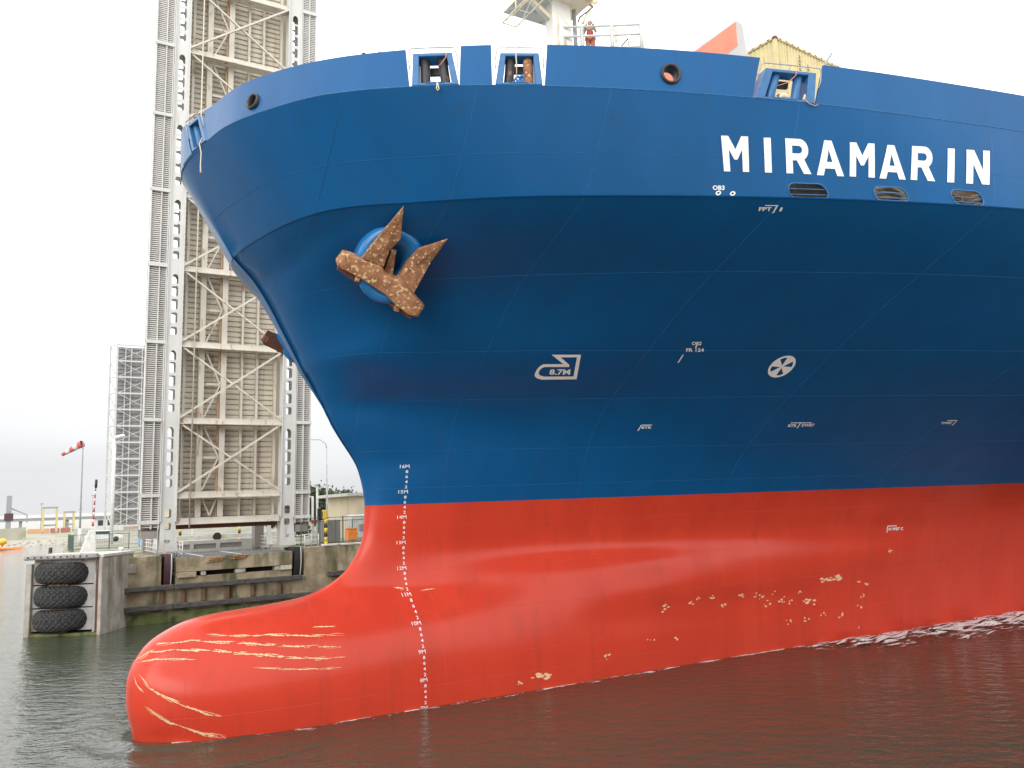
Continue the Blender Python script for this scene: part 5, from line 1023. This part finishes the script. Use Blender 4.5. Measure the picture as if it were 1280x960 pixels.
tree(W(24.6, -63.5, QZ), 5.4, 2.6, 'green tree just left of the cream building'); tree(W(32.5, -76.5, QZ), 5.6, 2.2, 'lower green tree partly behind the cream building'); tree(W(26.8, -80, QZ), 4.6, 1.9, 'small green tree beside the footway of the leaf')
# mooring bollard and small items at the pier
t = thing('mooring_bollard', 'small white bollard on the quay corner beside the fender pier', 'bollard', W(2.3, -34.0, QZ)); m_ = MB(); m_.tube([W(2.3, -34.0, QZ+h) for h in (0, .3, .55, .6, .75)], [.16, .13, .12, .2, .17], 10); m_.build('bollard_body', 'farwhite', t, smooth=True)
# ------------------------------------------------------------------ distant dock
def farbox(name, label, cat, s, b, z, L, Wd, H, mt, group=None):
    m_ = MB(); m_.box(W(s, b, z), A, NN, ZZ, 0, L, -Wd, 0, 0, H); o = m_.build(name, mt, bevel=.08); return tag(o, label, cat, group)
GZ = 1.6
farbox('far_container', 'orange container on the far bank under the viaduct', 'container', 2.3, -500, GZ, 10.5, 2.4, 2.6, 'farorange', 'containers on the far bank')
farbox('far_container', 'dark red container next to the orange one on the far bank', 'container', 13.4, -500, GZ, 4.4, 2.4, 2.6, 'farred', 'containers on the far bank'); farbox('far_container', 'dark red container farthest right on the far bank', 'container', 18.6, -501, GZ, 4.6, 2.4, 2.7, 'farred', 'containers on the far bank')
def carrier(s, b, label, H=13.0, Wd=6.2):
    base = W(s, b, GZ); t = thing('straddle_carrier', label, 'carrier', base, 'straddle carriers on the far bank')
    for x in (0, Wd):
        for y in (0, -4): m_ = MB(); m_.box(base, A, NN, ZZ, x-.45, x+.45, y-.4, y+.4, .9, H); m_.build('leg', 'faryellow', t)
        m_ = MB(); m_.box(base, A, NN, ZZ, x-.5, x+.5, -4.6, .6, .3, 1.4); m_.build('wheel_beam', 'fargrey', t)
    m_ = MB(); m_.box(base, A, NN, ZZ, -.5, Wd+.5, -4.5, .5, H, H+.8); m_.build('top_frame', 'fargrey', t); m_ = MB(); m_.box(base, A, NN, ZZ, .3, Wd-.3, -3, -1, 4, 4.8); m_.build('spreader', 'fargrey', t)
carrier(8.6, -462, 'yellow straddle carrier, taller one on the far bank'); carrier(20.6, -513, 'yellow straddle carrier, one farther right on the far bank', 11, 4.8)
va = thing('viaduct', 'long grey road viaduct crossing the far end of the dock', 'viaduct', W(-60, -673, GZ)); m_ = MB(); m_.box(W(0, 0, 0), A, NN, ZZ, -160, 120, -685, -673, 9.0, 11.4); m_.build('deck', 'fargrey', va); m_ = MB(); m_.box(W(0, 0, 0), A, NN, ZZ, -160, 120, -672.9, -672.5, 10.9, 13.4); m_.build('parapet', 'farwhite', va)
for x in range(-150, 121, 30): m_ = MB(); m_.box(W(x, -678, GZ), A, NN, ZZ, -1, 1, -3, 3, 0, 7.39); m_.build('pier', 'fargrey', va)
farbox('far_warehouse', 'long pale warehouse low on the horizon under the viaduct', 'warehouse', -120, -720, GZ, 190, 30, 7, 'farwhite')
cr_ = W(-7.5, -640, GZ); t = thing('dock_crane', 'dark dock crane with a slanting jib at the far left', 'crane', cr_)
m_ = MB(); m_.box(cr_, A, NN, ZZ, -1.6, 1.6, -2, 2, 0, 25); m_.build('tower', 'fargrey', t); m_ = MB(); m_.bar(cr_+ZZ*17, cr_+A*11+ZZ*11.5, .9, .9); m_.bar(cr_+A*11+ZZ*11.5, cr_+A*11+ZZ*6, .5, .5); m_.build('jib', 'fargrey', t); m_ = MB(); m_.box(cr_, A, NN, ZZ, -2.6, 2.8, -3, 3, 8, 13); m_.build('cab', 'purple', t)
lbs = ('light mast directly above the orange container on the far bank', 'light mast just right of the windsock pole over the far bank', 'tallest light mast, right of the road boom over the far bank', 'shortest light mast near the dark dock crane', 'light mast at the left edge beyond the dark dock crane')
for i, (s_, b_, h) in enumerate(((12, -640, 19), (34, -600, 14), (44, -640, 24), (-20, -600, 13), (-30, -640, 17))): post('light_mast', lbs[i], 'light mast', W(s_, b_, GZ), [('pole', [(0, 0, 0), (0, 0, h)], .22, 'fargrey'), ('lamp_head', [(-1, 0, h), (1, 0, h)], .3, 'fargrey')], 'light masts on the far bank')
wbq = W(-7.4, -254.5, 0); t = thing('work_boat', 'low orange boat carrying a yellow ball moored at far left', 'boat', wbq); m_ = MB(); m_.hexa([wbq+A*x+NN*y for x, y in ((-6, -1.2), (5, -1.2), (5, 1.2), (-6, 1.2))]+[wbq+A*x+NN*y+ZZ*.55 for x, y in ((-6.2, -1.5), (6.4, -.8), (6.4, .8), (-6.2, 1.5))]); m_.build('boat_hull', 'orange', t)
ellip('yellow_ball', wbq+ZZ*2.3+A*.5, (1.2, 1.2, 1.0), 'yellow', t, ax=(A, NN)); m_ = MB(); m_.tube([wbq+ZZ*.8+A*.5, wbq+ZZ*1.4+A*.5], .3, 8); m_.build('ball_stand', 'orange', t)
post('mooring_pile', 'lone dark mooring pile in the water beyond the fender pier', 'pile', W(5.4-1.5, -207.3-3, 0), [('pile', [(0, 0, -1), (0, 0, 1.1)], .45, 'blackp')])
# low blocks and clutter seen under the raised leaf
for i, (s_, b_, L, H, mt, lb) in enumerate(((23, -243, 11, 5.2, 'pinkwall', 'pinkish low building seen left of the leaf foot'), (38, -230, 8, 4.2, 'farwhite', 'white shed seen under the leaf'), (47, -226, 9, 6.0, 'pinkwall', 'pinkish brick block seen under the leaf at right'), (57, -222, 6, 4.6, 'cream', 'cream shed seen under the right end of the leaf'), (14.0, -215, 7, 3.2, 'farwhite', 'white low hut below the far lattice leaf'), (31, -236, 6, 5.8, 'cream', 'cream narrow building seen under the leaf at left'))):
    c0 = W(s_, b_, QZ); t = thing('low_building', lb, 'building', c0, 'low buildings beyond the bridge'); m_ = MB(); m_.box(c0, A, NN, ZZ, 0, L, -8, 0, 0, H); m_.build('wall', mt, t); m_ = MB(); m_.box(c0, A, NN, ZZ, -.3, L+.3, -8.3, .3, H+.002, H+.35); m_.build('roof', 'fargrey', t)
    for k in range(int(L/2.4)): m_ = MB(); m_.box(c0, A, NN, ZZ, .8+k*2.3, 2.0+k*2.3, .003, .05, 1.4, 2.8); m_.build('window', 'glass', t)
m_ = MB(); c0 = W(12.6, -66, QZ); m_.box(c0, A, NN, ZZ, -.05, .05, -.05, .05, 0, 2.6); m_.box(c0, A, NN, ZZ, -1.0, 1.0, .06, .10, 2.0, 2.75); tag(m_.build('sign_board', 'farwhite'), 'plain white sign board on a post seen under the leaf', 'sign')
def parked_car(base, mt, label):
    t = thing('parked_car', label, 'car', base, 'cars parked beyond the bridge'); prof = [(-2.1, .35), (2.1, .35), (2.15, .75), (1.2, .95), (.7, 1.42), (-1.2, 1.45), (-1.9, .98), (-2.15, .8)]
    m_ = MB(); m_.prism(prof, base, A, ZZ, NN, -.85, .85); m_.build('body', mt, t, bevel=.06); m_ = MB(); m_.prism([(-1.5, .98), (1.0, .98), (.62, 1.36), (-1.1, 1.38)], base, A, ZZ, NN, .853, .87); m_.build('window', 'glass', t)
    for x in (-1.3, 1.3): m_ = MB(); m_.tube([base+A*x+NN*.7+ZZ*.33, base+A*x+NN*.9+ZZ*.33], .33, 14); m_.build('wheel', 'blackp', t, smooth=True)
parked_car(W(5.5, -86, QZ), 'farwhite', 'white car parked left of the big leaf')
